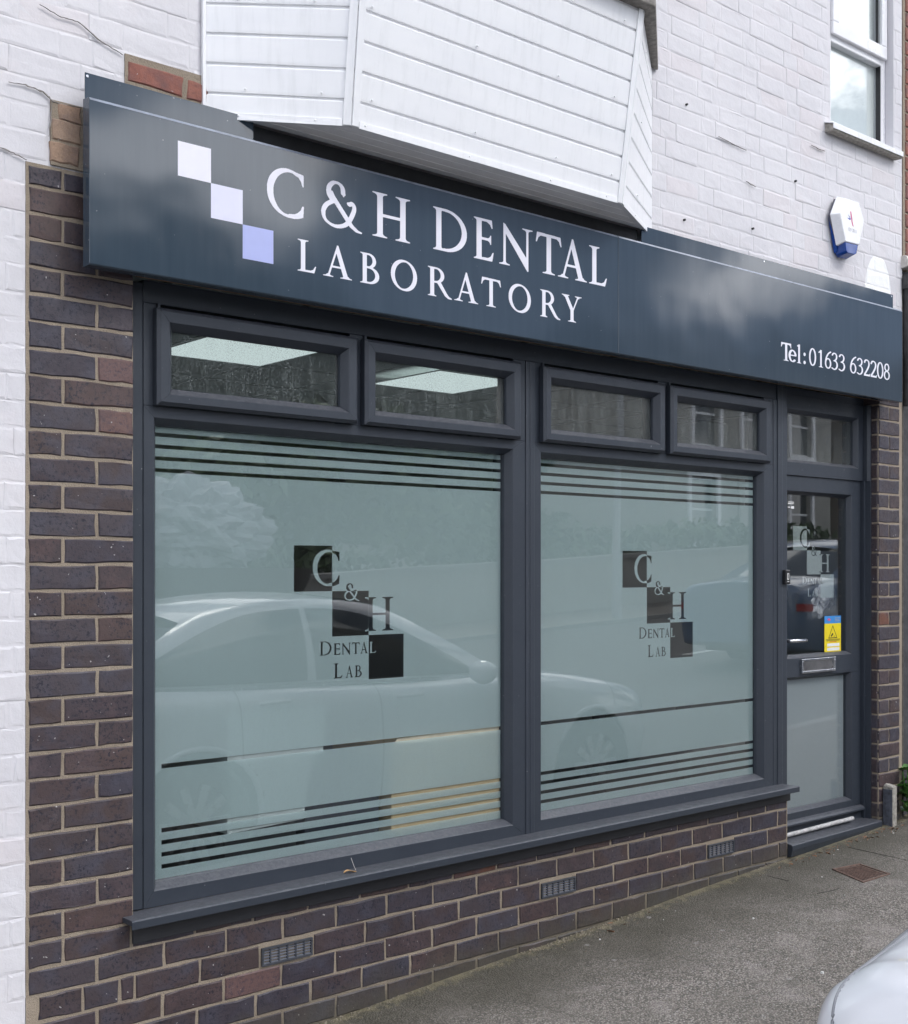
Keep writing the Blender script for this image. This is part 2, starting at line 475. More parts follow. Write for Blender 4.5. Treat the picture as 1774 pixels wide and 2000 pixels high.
M_LINE = flat('road_line_paint', (0.62, 0.62, 0.60), 0.6, var=0.15)

# ------------------------------------------------------------------ helpers: lettering
GR = 150                      # raster cells per cap height
class Glyph:
    def __init__(s, w, up=1.12, dn=0.12):
        s.w, s.dn = w, dn
        m = 0.12
        s.x0, s.z0 = -m, -dn
        nx, nz_ = int((w + 2 * m) * GR), int((up + dn) * GR)
        s.X, s.Z = np.meshgrid(s.x0 + (np.arange(nx) + .5) / GR, s.z0 + (np.arange(nz_) + .5) / GR)
        s.A = np.zeros(s.X.shape, bool)
    def pmask(s, pts):
        X, Z = s.X, s.Z
        m = np.zeros(X.shape, bool)
        n = len(pts)
        for i in range(n):
            (xa, za), (xb, zb) = pts[i], pts[(i + 1) % n]
            if za == zb: continue
            c = ((za > Z) != (zb > Z)) & (X < (xb - xa) * (Z - za) / (zb - za) + xa)
            m ^= c
        return m
    def poly(s, *pts): s.A |= s.pmask(pts); return s
    def cut(s, *pts): s.A &= ~s.pmask(pts); return s
    def nib(s, path, thick=.15, thin=.055, ang=0.0):
        ca, sa = math.cos(ang), math.sin(ang)
        for (px, pz) in path:
            r = thick
            i0, i1 = int((px - r - s.x0) * GR), int((px + r - s.x0) * GR) + 1
            j0, j1 = int((pz - r - s.z0) * GR), int((pz + r - s.z0) * GR) + 1
            i0, j0 = max(i0, 0), max(j0, 0)
            dx = s.X[j0:j1, i0:i1] - px; dz = s.Z[j0:j1, i0:i1] - pz
            a = dx * ca + dz * sa; b = -dx * sa + dz * ca
            s.A[j0:j1, i0:i1] |= (a / (thick / 2)) ** 2 + (b / (thin / 2)) ** 2 <= 1
        return s
    def disk(s, x, z, r):
        s.A |= (s.X - x) ** 2 + (s.Z - z) ** 2 <= r * r; return s
    def serif(s, xc, z, stem, w, up=1, l=1, r=1):
        """bracketed slab; up=1 foot serif, -1 head serif"""
        t, b = .028, .085
        h = stem / 2
        pts = []
        if l:
            pts += [(xc - w/2, z), (xc - w/2, z + up*t)]
            for k in range(1, 6):
                a = k / 5 * math.pi / 2
                pts.append((xc - h - (w/2 - h) * (1 - math.sin(a)), z + up * (t + (b - t) * (1 - math.cos(a)))))
        else: pts += [(xc - h, z), (xc - h, z + up * b)]
        if r:
            rp = [(xc + w/2, z), (xc + w/2, z + up*t)]
            for k in range(1, 6):
                a = k / 5 * math.pi / 2
                rp.append((xc + h + (w/2 - h) * (1 - math.sin(a)), z + up * (t + (b - t) * (1 - math.cos(a)))))
        else: rp = [(xc + h, z), (xc + h, z + up * b)]
        return s.poly(*(pts + rp[::-1]))
    def stem(s, xc, stem=.165, z0=0, z1=1, sw=.36, foot=True, head=True):
        s.poly((xc - stem/2, z0), (xc + stem/2, z0), (xc + stem/2, z1), (xc - stem/2, z1))
        if foot: s.serif(xc, z0, stem, sw, 1)
        if head: s.serif(xc, z1, stem, sw, -1)
        return s

def arc(cx, cz, rx, rz, a0, a1, n=140):
    return [(cx + rx * math.cos(R(a0 + (a1 - a0) * k / n)), cz + rz * math.sin(R(a0 + (a1 - a0) * k / n))) for k in range(n + 1)]
def spl(pts, n=40):
    P = [np.array(p, float) for p in pts]
    P = [2 * P[0] - P[1]] + P + [2 * P[-1] - P[-2]]
    o = []
    for i in range(1, len(P) - 2):
        for k in range(n):
            t = k / n
            a, b, c, d = P[i-1], P[i], P[i+1], P[i+2]
            q = .5 * (2*b + (c-a)*t + (2*a-5*b+4*c-d)*t*t + (3*b-a-3*c+d)*t**3)
            o.append((q[0], q[1]))
    o.append(tuple(P[-2]))
    return o

ST, TH = .165, .06
def g_C():
    g = Glyph(.94)
    g.nib(arc(.55, .5, .465, .485, 62, 284), .165, .062, R(-12))
    g.poly((.72, .985), (.93, .955), (.935, .70), (.90, .70), (.87, .80), (.80, .885), (.70, .935))
    g.poly((.56, .064), (.70, .082), (.79, .125), (.865, .20), (.90, .29), (.94, .29), (.925, .045), (.80, .0), (.68, -.022), (.56, -.018))
    return g
def g_O():
    g = Glyph(1.1); g.nib(arc(.55, .5, .465, .485, 0, 360, 260), .17, .062, R(-14)); return g
def g_D():
    g = Glyph(1.1); g.stem(.20, ST, sw=.34)
    g.nib(arc(.40, .5, .60, .468, -90, 90, 200), .165, .062, R(-8))
    g.poly((.2, .938), (.46, .938), (.46, 1.0), (.2, 1.0)); g.poly((.2, 0), (.46, 0), (.46, .062), (.2, .062)); return g
def g_H():
    g = Glyph(1.14); g.stem(.24, ST, sw=.42); g.stem(.90, ST, sw=.42); g.poly((.24, .47), (.9, .47), (.9, .535), (.24, .535)); return g
def g_L():
    g = Glyph(.71); g.stem(.22, ST, sw=.40); g.poly((.2, 0), (.64, 0), (.71, .22), (.675, .22), (.60, .11), (.50, .065), (.2, .062)); return g
def g_E():
    g = Glyph(.67); g.stem(.19, ST, sw=.34)
    g.poly((.2, 0), (.625, 0), (.67, .22), (.638, .22), (.57, .11), (.47, .065), (.2, .062))
    g.poly((.2, 1), (.61, 1), (.635, .80), (.605, .80), (.55, .89), (.45, .938), (.2, .94))
    g.poly((.2, .485), (.48, .485), (.54, .45), (.56, .40), (.59, .40), (.59, .63), (.56, .63), (.54, .58), (.48, .545), (.2, .545)); return g
def g_T():
    g = Glyph(.92); g.stem(.46, ST, sw=.44, head=False)
    g.poly((.04, 1.015), (.88, 1.0), (.92, .76), (.885, .76), (.83, .88), (.74, .935), (.18, .935), (.09, .88), (.035, .76), (0, .76)); return g
def g_N():
    g = Glyph(1.15); g.stem(.20, .075, sw=.36, head=False); g.poly((.1625, 0), (.2375, 0), (.2375, .9), (.16, .97))
    g.stem(.985, .075, sw=.36, foot=False)
    g.poly((.16, 1.03), (.235, .99), (1.02, .20), (1.02, -.06), (.985, -.06), (.16, .86))
    return g
def g_A():
    g = Glyph(1.09)
    g.poly((.155, 0), (.225, 0), (.53, .88), (.515, 1.03))
    g.poly((.515, 1.04), (.565, 1.04), (.95, 0), (.775, 0), (.47, .86))
    g.serif(.19, .0, .10, .38, 1); g.serif(.862, 0, .19, .44, 1)
    g.poly((.28, .31), (.74, .31), (.72, .37), (.30, .37)); return g
def g_R():
    g = Glyph(1.04); g.stem(.19, ST, sw=.36)
    g.nib(arc(.36, .735, .27, .235, -90, 90), .155, .06, R(-5))
    g.poly((.19, .94), (.40, .94), (.40, 1), (.19, 1)); g.poly((.19, .468), (.42, .468), (.42, .528), (.19, .528))
    g.poly((.38, .50), (.55, .52), (.82, .16), (.92, .06), (1.04, .01), (1.03, -.02), (.88, -.015), (.74, .06)); return g
def g_B():
    g = Glyph(.80); g.stem(.19, ST, sw=.36, )
    g.nib(arc(.34, .755, .24, .215, -90, 90), .145, .06, R(-5)); g.nib(arc(.37, .28, .33, .25, -90, 90), .165, .06, R(-5))
    for z in (.94, .51, 0): g.poly((.19, z), (.39, z), (.39, z + .06), (.19, z + .06))
    return g
def g_Y():
    g = Glyph(1.04); g.stem(.53, ST, 0, .46, sw=.44, head=False)
    g.poly((.10, 1), (.28, 1), (.615, .47), (.4475, .43)); g.poly((.83, 1), (.90, 1), (.6125, .44), (.53, .40))
    g.serif(.19, 1, .18, .40, -1); g.serif(.865, 1, .08, .36, -1); return g
def g_amp():
    g = Glyph(1.17)
    g.nib(spl([(.80, .56), (.90, .60), (.945, .53), (.92, .40), (.78, .16), (.60, .05), (.38, .03), (.17, .12), (.11, .29), (.19, .45), (.36, .56)]), .115, .062, R(-25))
    g.nib(spl([(.36, .56), (.26, .70), (.27, .86), (.38, .97), (.52, .975), (.62, .90), (.645, .76)]), .125, .062, R(-10))
    g.poly((.24, .80), (.36, .78), (.42, .68), (.92, .12), (1.06, .03), (1.17, .0), (1.15, -.03), (1.0, -.02), (.84, .06), (.68, .22), (.27, .68))
    g.poly((.60, .92), (.68, .90), (.675, .70), (.64, .70)); g.poly((.74, .60), (.82, .62), (.90, .62), (.88, .53), (.80, .535)); return g
# text face for the telephone line
def g_t_T():
    g = Glyph(.92); g.stem(.46, .19, sw=.46, head=False)
    g.poly((.02, 1.0), (.90, 1.0), (.92, .74), (.88, .74), (.82, .86), (.72, .91), (.20, .91), (.10, .86), (.04, .74), (0, .74)); return g
def g_e():
    g = Glyph(.62); g.nib(arc(.32, .34, .245, .31, 12, 315), .165, .07, R(-10)); g.poly((.1, .34), (.62, .34), (.62, .40), (.1, .40)); g.poly((.50, .34), (.62, .34), (.62, .46), (.55, .50)); return g
def g_l():
    g = Glyph(.42, up=1.2); g.stem(.21, .17, 0, 1.04, sw=.40, head=False); g.poly((.02, .98), (.21, 1.06), (.295, 1.06), (.21, .9), (.02, .94)); return g
def g_colon():
    g = Glyph(.3); g.disk(.15, .10, .10); g.disk(.15, .56, .10); return g
def g_0():
    g = Glyph(.66); g.nib(arc(.33, .5, .265, .47, 0, 360, 260), .135, .07); return g
def g_1():
    g = Glyph(.46); g.stem(.27, .135, sw=.40, head=False); g.poly((.03, .86), (.27, 1.0), (.335, 1.0), (.335, .84), (.24, .86), (.05, .80)); return g
def g_2():
    g = Glyph(.66); g.nib(spl([(.09, .80), (.18, .93), (.33, .96), (.48, .90), (.54, .75), (.49, .58), (.34, .36), (.10, .08)]), .135, .07, R(-10))
    g.poly((.03, 0), (.62, 0), (.66, .17), (.62, .17), (.57, .105), (.14, .105), (.06, .08)); return g
def g_3():
    g = Glyph(.64); g.nib(spl([(.08, .84), (.17, .94), (.31, .965), (.45, .90), (.49, .76), (.42, .61), (.25, .53)]), .125, .07, R(-5))
    g.nib(spl([(.25, .53), (.42, .50), (.53, .38), (.53, .22), (.42, .08), (.25, .03), (.06, .09)]), .135, .07, R(-5)); return g
def g_6():
    g = Glyph(.66); g.nib(arc(.34, .31, .245, .275, 0, 360, 200), .13, .07)
    g.nib(spl([(.58, .99), (.38, .88), (.20, .68), (.10, .42), (.10, .30)]), .125, .07, R(-5)); return g
def g_9():
    g = g_6(); g.A = g.A[::-1, ::-1].copy()
    return g
def g_8():
    g = Glyph(.64); g.nib(arc(.32, .755, .20, .205, 0, 360, 160), .12, .07); g.nib(arc(.32, .275, .25, .245, 0, 360, 200), .13, .07); return g
GL = {'C': g_C, 'O': g_O, 'D': g_D, 'H': g_H, 'L': g_L, 'E': g_E, 'T': g_T, 'N': g_N, 'A': g_A, 'R': g_R, 'B': g_B, 'Y': g_Y, '&': g_amp,
      'tT': g_t_T, 'e': g_e, 'l': g_l, ':': g_colon, '0': g_0, '1': g_1, '2': g_2, '3': g_3, '6': g_6, '8': g_8, '9': g_9}
_gc = {}
def glyph(k):
    if k not in _gc: _gc[k] = GL[k]()
    return _gc[k]

def blur(A, s):
    r = int(3 * s) + 1
    k = np.exp(-.5 * (np.arange(-r, r + 1) / s) ** 2); k /= k.sum()
    F = np.pad(A.astype(float), r)
    F = sum(k[i] * F[i:i + A.shape[0], :] for i in range(2 * r + 1))
    F = sum(k[i] * F[:, i:i + A.shape[1]] for i in range(2 * r + 1))
    return F

def contours(F, iso=.5):
    """marching squares -> closed loops of (col, row) in cell-centre units"""
    F = np.pad(F, 1)
    B = F > iso
    code = B[:-1, :-1] + 2 * B[:-1, 1:] + 4 * B[1:, 1:] + 8 * B[1:, :-1]
    segs = {1: [(3, 0)], 2: [(0, 1)], 3: [(3, 1)], 4: [(1, 2)], 5: [(3, 2), (1, 0)], 6: [(0, 2)], 7: [(3, 2)], 8: [(2, 3)], 9: [(2, 0)], 10: [(0, 3), (2, 1)], 11: [(2, 1)], 12: [(1, 3)], 13: [(1, 0)], 14: [(0, 3)]}
    nxt, pt = {}, {}
    for j, i in zip(*np.nonzero((code > 0) & (code < 15))):
        def edge(e):
            if e == 0: a, b, key = (j, i), (j, i + 1), (0, j, i)
            elif e == 2: a, b, key = (j + 1, i), (j + 1, i + 1), (0, j + 1, i)
            elif e == 3: a, b, key = (j, i), (j + 1, i), (1, j, i)
            else: a, b, key = (j, i + 1), (j + 1, i + 1), (1, j, i + 1)
            if key not in pt:
                fa, fb = F[a], F[b]; t = (iso - fa) / (fb - fa)
                pt[key] = (a[1] + t * (b[1] - a[1]) - 1, a[0] + t * (b[0] - a[0]) - 1)
            return key
        for a, b in segs[int(code[j, i])]: nxt[edge(a)] = edge(b)
    loops = []
    while nxt:
        k0 = next(iter(nxt)); k = k0; lp = []
        while k in nxt:
            lp.append(pt[k]); k = nxt.pop(k)
        if len(lp) > 4: loops.append(lp)
    return loops

def simplify(lp, tol):
    P = np.array(lp)
    def dp(a, b):
        if b <= a + 1: return []
        d = P[b] - P[a]; L = np.hypot(*d)
        q = P[a + 1:b] - P[a]
        dist = np.abs(d[0] * q[:, 1] - d[1] * q[:, 0]) / L if L > 1e-9 else np.hypot(q[:, 0], q[:, 1])
        k = int(dist.argmax())
        if dist[k] <= tol: return []
        k += a + 1
        return dp(a, k) + [k] + dp(k, b)
    h = int(np.hypot(*(P - P[0]).T).argmax())
    idx = [0] + dp(0, h) + [h] + dp(h, len(P) - 1)
    return [lp[i] for i in idx]

def fill(name, loops, y, mat, thick=0.0006):
    """fill nested loops of (x,z) into a sheet of real (small) thickness whose front lies at y"""
    vs, es = [], []
    for lp in loops:
        b = len(vs); n = len(lp)
        vs += [Vector((p[0], p[1])) for p in lp]
        es += [(b + i, b + (i + 1) % n) for i in range(n)]
    v2, e2, f2, *_ = geometry.delaunay_2d_cdt(vs, es, [], 0, 1e-7)
    cen = np.array([[sum(v2[i].x for i in f) / len(f), sum(v2[i].y for i in f) / len(f)] for f in f2])
    ins = np.zeros(len(f2), bool)
    for lp in loops:                                  # even-odd rule
        for (xa, za), (xb, zb) in zip(lp, lp[1:] + lp[:1]):
            if za == zb: continue
            hit = ((za > cen[:, 1]) != (zb > cen[:, 1])) & (cen[:, 0] < (xb - xa) * (cen[:, 1] - za) / (zb - za) + xa)
            ins ^= hit
    f2 = [f for f, k in zip(f2, ins) if k]
    bm = bmesh.new()
    bv = [bm.verts.new((v.x, y, v.y)) for v in v2]
    for f in f2:
        try: bm.faces.new([bv[i] for i in f])
        except ValueError: pass
    for v in [v for v in bm.verts if not v.link_faces]: bm.verts.remove(v)
    bmesh.ops.recalc_face_normals(bm, faces=bm.faces)
    bm.normal_update()
    if bm.faces and sum(f.normal.y for f in bm.faces) > 0: bmesh.ops.reverse_faces(bm, faces=bm.faces)
    if thick:
        r = bmesh.ops.extrude_face_region(bm, geom=bm.faces[:])
        # extruded copy becomes the back
        for e in r['geom']:
            if isinstance(e, bmesh.types.BMVert): e.co.y += thick
        bmesh.ops.recalc_face_normals(bm, faces=bm.faces)
    me = bpy.data.meshes.new(name)
    bm.to_mesh(me); bm.free()
    me.materials.append(mat)
    return me

def glyph_loops(k, x, z, width, cap):
    g = glyph(k)
    out_ = []
    for lp in contours(blur(g.A, 1.1)):
        lp = simplify(lp, .16)
        if len(lp) < 3: continue
        out_.append([(x + (g.x0 + (c + .5) / GR) * width / g.w, z + (g.z0 + (r_ + .5) / GR) * cap) for c, r_ in lp])
    return out_

# ------------------------------------------------------------------ helpers: bricks
_bc = {}
def brick_mesh(L, H, mat, bev=.004, jit=.0016, depth=.03, var=0, name='brick', inset=None):
    """front face looks to -y, its plane at y=0 (proud of the joint), 10-point worn outline, chamfered arris"""
    key = (round(L, 4), round(H, 4), mat.name, bev, var, inset)
    ins = inset or bev
    if key in _bc: return _bc[key]
    a, b = L / 2, H / 2
    base = [(-a, -b), (-a/3, -b), (a/3, -b), (a, -b), (a, 0), (a, b), (a/3, b), (-a/3, b), (-a, b), (-a, 0)]
    ol = [(x + random.uniform(-jit, jit), z + random.uniform(-jit, jit)) for x, z in base]
    vs, fs = [], []
    n = len(ol)
    for x, z in ol:
        k = ins * random.uniform(.6, 1.5)
        vs.append((x - math.copysign(min(k, abs(x)), x) if abs(x) > a * .5 else x, random.uniform(-.0008, .0008), z - math.copysign(min(k, abs(z)), z) if abs(z) > b * .5 else z))
    vs += [(x, bev, z) for x, z in ol]
    vs += [(x, depth, z) for x, z in ol]
    fs.append(tuple(range(n)))
    for r_ in (0, n):
        fs += [(r_ + i, r_ + n + i, r_ + n + (i + 1) % n, r_ + (i + 1) % n) for i in range(n)]
    me = mesh_from(name, vs, fs, mat)
    _bc[key] = me
    return me

# =================================================================== GROUND
def gz(x): return 0.055 * (x - 2.75)
def slope_sheet(name, x0, x1, y0, y1, dz, mat, drop=0.0, nx=2, label=None):
    vs, fs = [], []
    for i in range(nx + 1):
        x = x0 + (x1 - x0) * i / nx
        vs += [(x, y0, gz(x) + dz - drop), (x, y1, gz(x) + dz)]
    for i in range(nx): fs.append((2*i, 2*i+2, 2*i+3, 2*i+1))
    o = place(name, mesh_from(name, vs, fs, mat))
    tag(o, label, kind='structure')
    return o
KY = -1.86
# pavement with very slight unevenness
def pavement():
    xs = np.linspace(-2.0, 9.0, 130); ys = np.linspace(KY, 0.3, 40)
    vs = []
    for x in xs:
        for y in ys:
            h = 0.006 * mnoise.noise(Vector((x * 1.3, y * 1.7, 3.1)))
            vs.append((x, y, gz(x) + 0.018 * min(0, y) + h + (0.012 * math.exp(-((y + 0.01) / 0.05) ** 2))))
    ny = len(ys); fs = []
    for i in range(len(xs) - 1):
        for j in range(ny - 1):
            fs.append((i*ny+j, (i+1)*ny+j, (i+1)*ny+j+1, i*ny+j+1))
    o = place('pavement', mesh_from('pavement', vs, fs, M_ASPH, True))
    tag(o, kind='structure')
pavement()
slope_sheet('pavement', 9.0, 60, KY, 0.3, -0.005, M_ASPH, 0.036)
slope_sheet('pavement', -40, -2.0, KY, 0.3, -0.005, M_ASPH, 0.036)
slope_sheet('road', -40, 60, -10.2, KY - .13, -0.10, M_ROAD, 0.0)
slope_sheet('ground', -150, 160, -260, -12.5, -0.11, M_ROAD, 0.0)
slope_sheet('pavement', -40, 60, -12.6, -10.33, -0.07, M_ASPH)
kb = MB()
for (ya, yb) in ((KY - .13, KY), (-10.33, -10.2)):
    kb.add([(x, y, gz(x) + z) for x in (-40, 60) for y, z in ((ya, -.3), (yb, -.3), (yb, -.034), (ya, -.04))],
           [(0, 1, 5, 4), (1, 2, 6, 5), (2, 3, 7, 6), (3, 0, 4, 7), (0, 3, 2, 1), (4, 5, 6, 7)])
tag(kb.build('kerb', M_KERB), kind='structure')
ln = MB()
for k in range(-8, 14):
    xa, xb = k * 4.0, k * 4.0 + 2.0
    ln.add([(xa, -6.25, gz(xa) - .096), (xb, -6.25, gz(xb) - .096), (xb, -6.13, gz(xb) - .096), (xa, -6.13, gz(xa) - .096)], [(0, 1, 2, 3)])
tag(ln.build('road_marking', M_LINE), kind='structure')

# =================================================================== WHITE PAINTED BRICK FACADE
facade = thing('painted_brick_wall', (3.4, 0.1, 0.0), 'white painted brick facade of the shop with flaking patches around the dark sign', 'wall')
WX0, WX1, WZ1 = 0.30, 5.882, 4.9
UW = (5.225, 5.800, 3.575, 4.75)            # upstairs window opening
bk = MB()
Y0, Y1 = 0.006, 0.26
bk.box((WX0, Y0, -.35), (1.303, Y1, 2.57))
bk.box((WX0, Y0, 2.57), (UW[0], Y1, WZ1))
bk.box((UW[0], Y0, 2.57), (UW[1], Y1, UW[2]))
bk.box((UW[0], Y0, UW[3]), (UW[1], Y1, WZ1))
bk.box((UW[1], Y0, 2.57), (WX1, Y1, WZ1))
bk.build('wall_face', M_PAINT, facade)
PITCH = .0742; ZB = .281          # bed joints at ZB + n*PITCH
white = []
def free(xa, xb, za, zb):
    # things fixed over the wall leave nothing to see behind them
    if xa > 1.47 and xb < 5.64 and zb < 2.80: return False
    if xa > 1.88 and xb < 3.88 and za > 2.82: return False
    if xb > 1.303 and zb < 2.575: return False
    return True
def clip_add(xa, xb, za, zb, mat):
    if xb - xa < .025: return
    # window opening
    if xb > UW[0] - .002 and xa < UW[1] + .002 and zb > UW[2] and za < UW[3]:
        if xa < UW[0] - .03: clip_add(xa, UW[0] - .003, za, zb, mat)
        if xb > UW[1] + .03: clip_add(UW[1] + .003, xb, za, zb, mat)
        return
    if free(xa, xb, za, zb): white.append((xa, xb, za, zb, mat))
row = -9
while ZB + row * PITCH < WZ1 - .01:
    za = ZB + row * PITCH; zb = min(za + PITCH, WZ1)
    x = 0.17 + (0.0 if row % 2 else -.155) + random.uniform(-.012, .012)
    hdr = bool(row % 2)
    lim = 1.303 if zb < 2.60 else WX1
    while x < lim - .02:
        L = (.104 if hdr else .207) * random.uniform(.97, 1.03)
        xe = min(x + L, lim)
        if lim - xe < .03: xe = lim
        if not (zb > 2.60 and za < 2.75 and xe > 1.37 and x < 1.47) and not (za > 2.82 and zb < 2.935 and xe > 1.59 and x < 1.86 and 2.85 < (za + zb) / 2 < 2.91):
            clip_add(x, xe, za, zb, M_PAINT)
        else:
            # clip against the spalled patches so the paint stops with a broken edge
            e0, e1 = (1.37, 1.47) if za < 2.75 else (1.59, 1.86)
            clip_add(x, min(xe, e0 + random.uniform(-.012, .004)), za, zb, M_PAINT)
            if xe > e1: clip_add(max(x, e1), xe, za, zb, M_PAINT)
        x = xe; hdr = not hdr
    row += 1
def vis_area(b):
    return (b[1] - b[0]) * (b[3] - b[2]) if b[1] > 1.18 and b[3] > .1 and b[2] < 4.45 else 0.0
white.sort(key=vis_area, reverse=True)
rest = MB()
for i, (xa, xb, za, zb, mat) in enumerate(white):
    L, H = round((xb - xa) - .0006, 4), round((zb - za) - .0009, 4)
    me = brick_mesh(max(L, .02), H, mat, bev=.0013, jit=.0012, depth=.02, var=i % 5, inset=.0065)
    pos = ((xa + xb) / 2 + random.uniform(-.001, .001), Y0 - .0007 - random.random() ** 2 * .0026, (za + zb) / 2)
    if i < 296 and vis_area((xa, xb, za, zb)) > 0:
        o = place('brick', me, facade, pos)
        o.rotation_euler = (random.uniform(-.008, .008), random.uniform(-.006, .006), random.uniform(-.006, .006))
    else:
        rest.add([(v.co.x + pos[0], v.co.y + pos[1], v.co.z + pos[2]) for v in me.vertices], [tuple(p.vertices) for p in me.polygons])
if rest.v:
    o = rest.build('brickwork', M_PAINT, facade); o['kind'] = 'stuff'
# spalled patch: bare tan bricks beside the sign, red ones above it
sp = MB(); sp.box((1.372, -.001, 2.575), (1.47, .0055, 2.755)); sp.box((1.592, -.001, 2.842), (1.862, .0055, 2.942)); sp.build('bare_mortar', M_MORTAR, facade)
for k in range(2):
    z = 2.612 + k * .062
    o = place('bare_brick', brick_mesh(.082, .054, M_TAN, .003, .003, .02, k), facade, (1.417 - .006 * (k == 0), -.0045, z + .0)); 
o = place('bare_brick', brick_mesh(.066, .045, M_TAN, .003, .004, .02, 7), facade, (1.425, -.0045, 2.728)); o['label'] = 'tan brick with its painted skin broken away'
o = place('bare_brick', brick_mesh(.178, .060, M_RED, .004, .003, .02, 1), facade, (1.688, -.0045, 2.892)); o['label'] = 'bare red brick stripped of paint'
o = place('bare_brick', brick_mesh(.070, .058, M_RED, .004, .003, .02, 2), facade, (1.825, -.0045, 2.888))
# old fixing holes
for (hx, hz) in ((4.135, 3.42), (4.12, 2.93), (4.93, 3.26), (4.60, 2.98)):
    MB().tube([(hx, -.0048, hz), (hx, .01, hz)], .005, 8).build('fixing_hole', M_INK, facade)

M_CRACK = flat('crack_shadow', (.27, .25, .235), .95, var=.3)
M_GCRACK = flat('ground_crack', (.06, .056, .05), .95, var=.3)
def crack(name, pts, wd, par, plane='wall', y=-.0034):
    """a narrow open crack with a ragged, tapering outline"""
    P2 = []
    for (a, b) in zip(pts[:-1], pts[1:]):
        for k in range(6):
            t = k / 6; P2.append((a[0] + (b[0] - a[0]) * t + random.uniform(-.0013, .0013), a[1] + (b[1] - a[1]) * t + random.uniform(-.0013, .0013)))
    P2.append(pts[-1])
    up, lo = [], []
    n_ = len(P2)
    for i, (a, b) in enumerate(P2):
        h = .55 * wd * (.15 + random.random()) * math.sin(math.pi * (i + .4) / (n_ + .3)) * .5
        q = Vector(P2[min(i + 1, n_ - 1)]) - Vector(P2[max(i - 1, 0)]); q = Vector((-q.y, q.x)).normalized() * h
        up.append((a + q.x, b + q.y)); lo.append((a - q.x, b - q.y))
    if plane == 'wall': vs = [(p[0], y, p[1]) for p in up + lo] + [(p[0], y + .004, p[1]) for p in up + lo]
    else: vs = [GP(p[0], p[1], .0035) for p in up + lo] + [GP(p[0], p[1], -.002) for p in up + lo]
    fs = [(i, i + 1, n_ + i + 1, n_ + i) for i in range(n_ - 1)]
    fs += [(2*n_ + i, i, i + 1, 2*n_ + i + 1) for i in range(n_ - 1)] + [(n_ + i, 3*n_ + i, 3*n_ + i + 1, n_ + i + 1) for i in range(n_ - 1)]
    return place(name, mesh_from(name, vs, fs, M_CRACK if plane == 'wall' else M_GCRACK), par)
def GP(x, y, dz=0.0): return (x, y, gz(x) + .018 * min(0, y) + dz)
for pts, wd in (([(1.255, 2.772), (1.30, 2.776), (1.35, 2.770), (1.375, 2.752), (1.40, 2.748), (1.46, 2.752)], .008), ([(1.34, 3.008), (1.40, 2.99), (1.45, 2.992), (1.52, 2.955), (1.585, 2.935)], .004),
                ([(1.222, 2.59), (1.26, 2.585), (1.304, 2.572)], .005), ([(1.375, 2.752), (1.372, 2.70), (1.366, 2.65)], .005), 
                ([(4.35, 3.335), (4.45, 3.325), (4.55, 3.318)], .005), ([(4.55, 3.18), (4.62, 3.17)], .006), ([(5.05, 3.455), (5.12, 3.45), (5.17, 3.452)], .007)):
    crack('crack', pts, wd, facade)
# =================================================================== DARK BRICK PIERS AND PLINTH
JT = .0095
def course(parent, xs, za, zb, y=0.0, mats=None, proud=.0):
    """xs: joint centre lines"""
    for i, (xa, xb) in enumerate(zip(xs[:-1], xs[1:])):
        L, H = (xb - xa) - JT, (zb - za) - JT
        if L < .015: continue
        mat = (mats or {}).get(i, M_DARK)
        me = brick_mesh(round(L, 3), round(H, 3), mat, .0032, .0021, .03, random.randrange(6))
        o = place('brick', me, parent, ((xa + xb) / 2, y + random.uniform(-.001, .0012), (za + zb) / 2))
        o.rotation_euler = (random.uniform(-.008, .008), random.uniform(-.006, .006), random.uniform(-.006, .006))
        if mat is M_RUST: o['label'] = 'rusty orange brick'
        if mat is M_ROSE: o['label'] = 'rose tinted brick'
pier = thing('brick_pier', (1.47, .1, -.05), 'tall plum engineering brick pier between white wall and large frosted window', 'brick pier', 'plum brick piers of the shopfront')
MB().box((1.3035, .004, -.3), (1.6185, .12, 2.57)).build('mortar', M_MORTAR, pier)
row = 1
while ZB + row * PITCH < 2.55:
    za = ZB + row * PITCH; zb = za + PITCH
    if za < .35: xs = [1.305, 1.408, 1.614]
    hf = (row % 2 == 0)
    # header first on even rows
    if row >= 2:
        xs = [1.307, 1.408, 1.622] if hf else [1.309, 1.508, 1.622]
        ms = {}
        if row in (23, 21) : ms = {1: M_ROSE}
        course(pier, xs, za, min(zb, 2.565), 0.0, ms)
    row += 1
# efflorescence on the top courses is in the brick finish

plinth = thing('brick_plinth', (3.2, .1, 0.02), 'low plum brick wall under the shop window with three plastic air vents', 'low wall')
MB().box((1.3035, .0043, -.35), (4.869, .119, .281+PITCH)).box((1.6190, .0045, .281+PITCH), (4.869, .119, .43)).build('mortar', M_MORTAR, plinth)
VENTS = [(2.046, 2.243), (3.272, 3.462), (4.276, 4.464)]
MOD = .2058
def run(z_row, start, first=None):
    """joint lines from start to the right end"""
    xs = list(first or []) + []
    x = start
    while x < 4.862:
        xs.append(x); x += MOD * random.uniform(.985, 1.015)
    if 4.866 - xs[-1] < .04: xs[-1] = 4.866
    else: xs.append(4.866)
    return xs
rows = {
    1: run(1, 1.614, []),
    0: run(0, 1.717, [1.307, 1.508]),
    -1: run(-1, 1.836, [1.335, 1.465, 1.578, 1.625]),
    -2: run(-2, 1.714, [1.307, 1.508]),
    -3: run(-3, 1.825, [1.307, 1.41, 1.615]),
    -4: run(-4, 1.72, [1.307, 1.508]),
    -5: run(-5, 1.825, [1.307, 1.615]),
}
rows[1] = [1.307, 1.408] + rows[1]
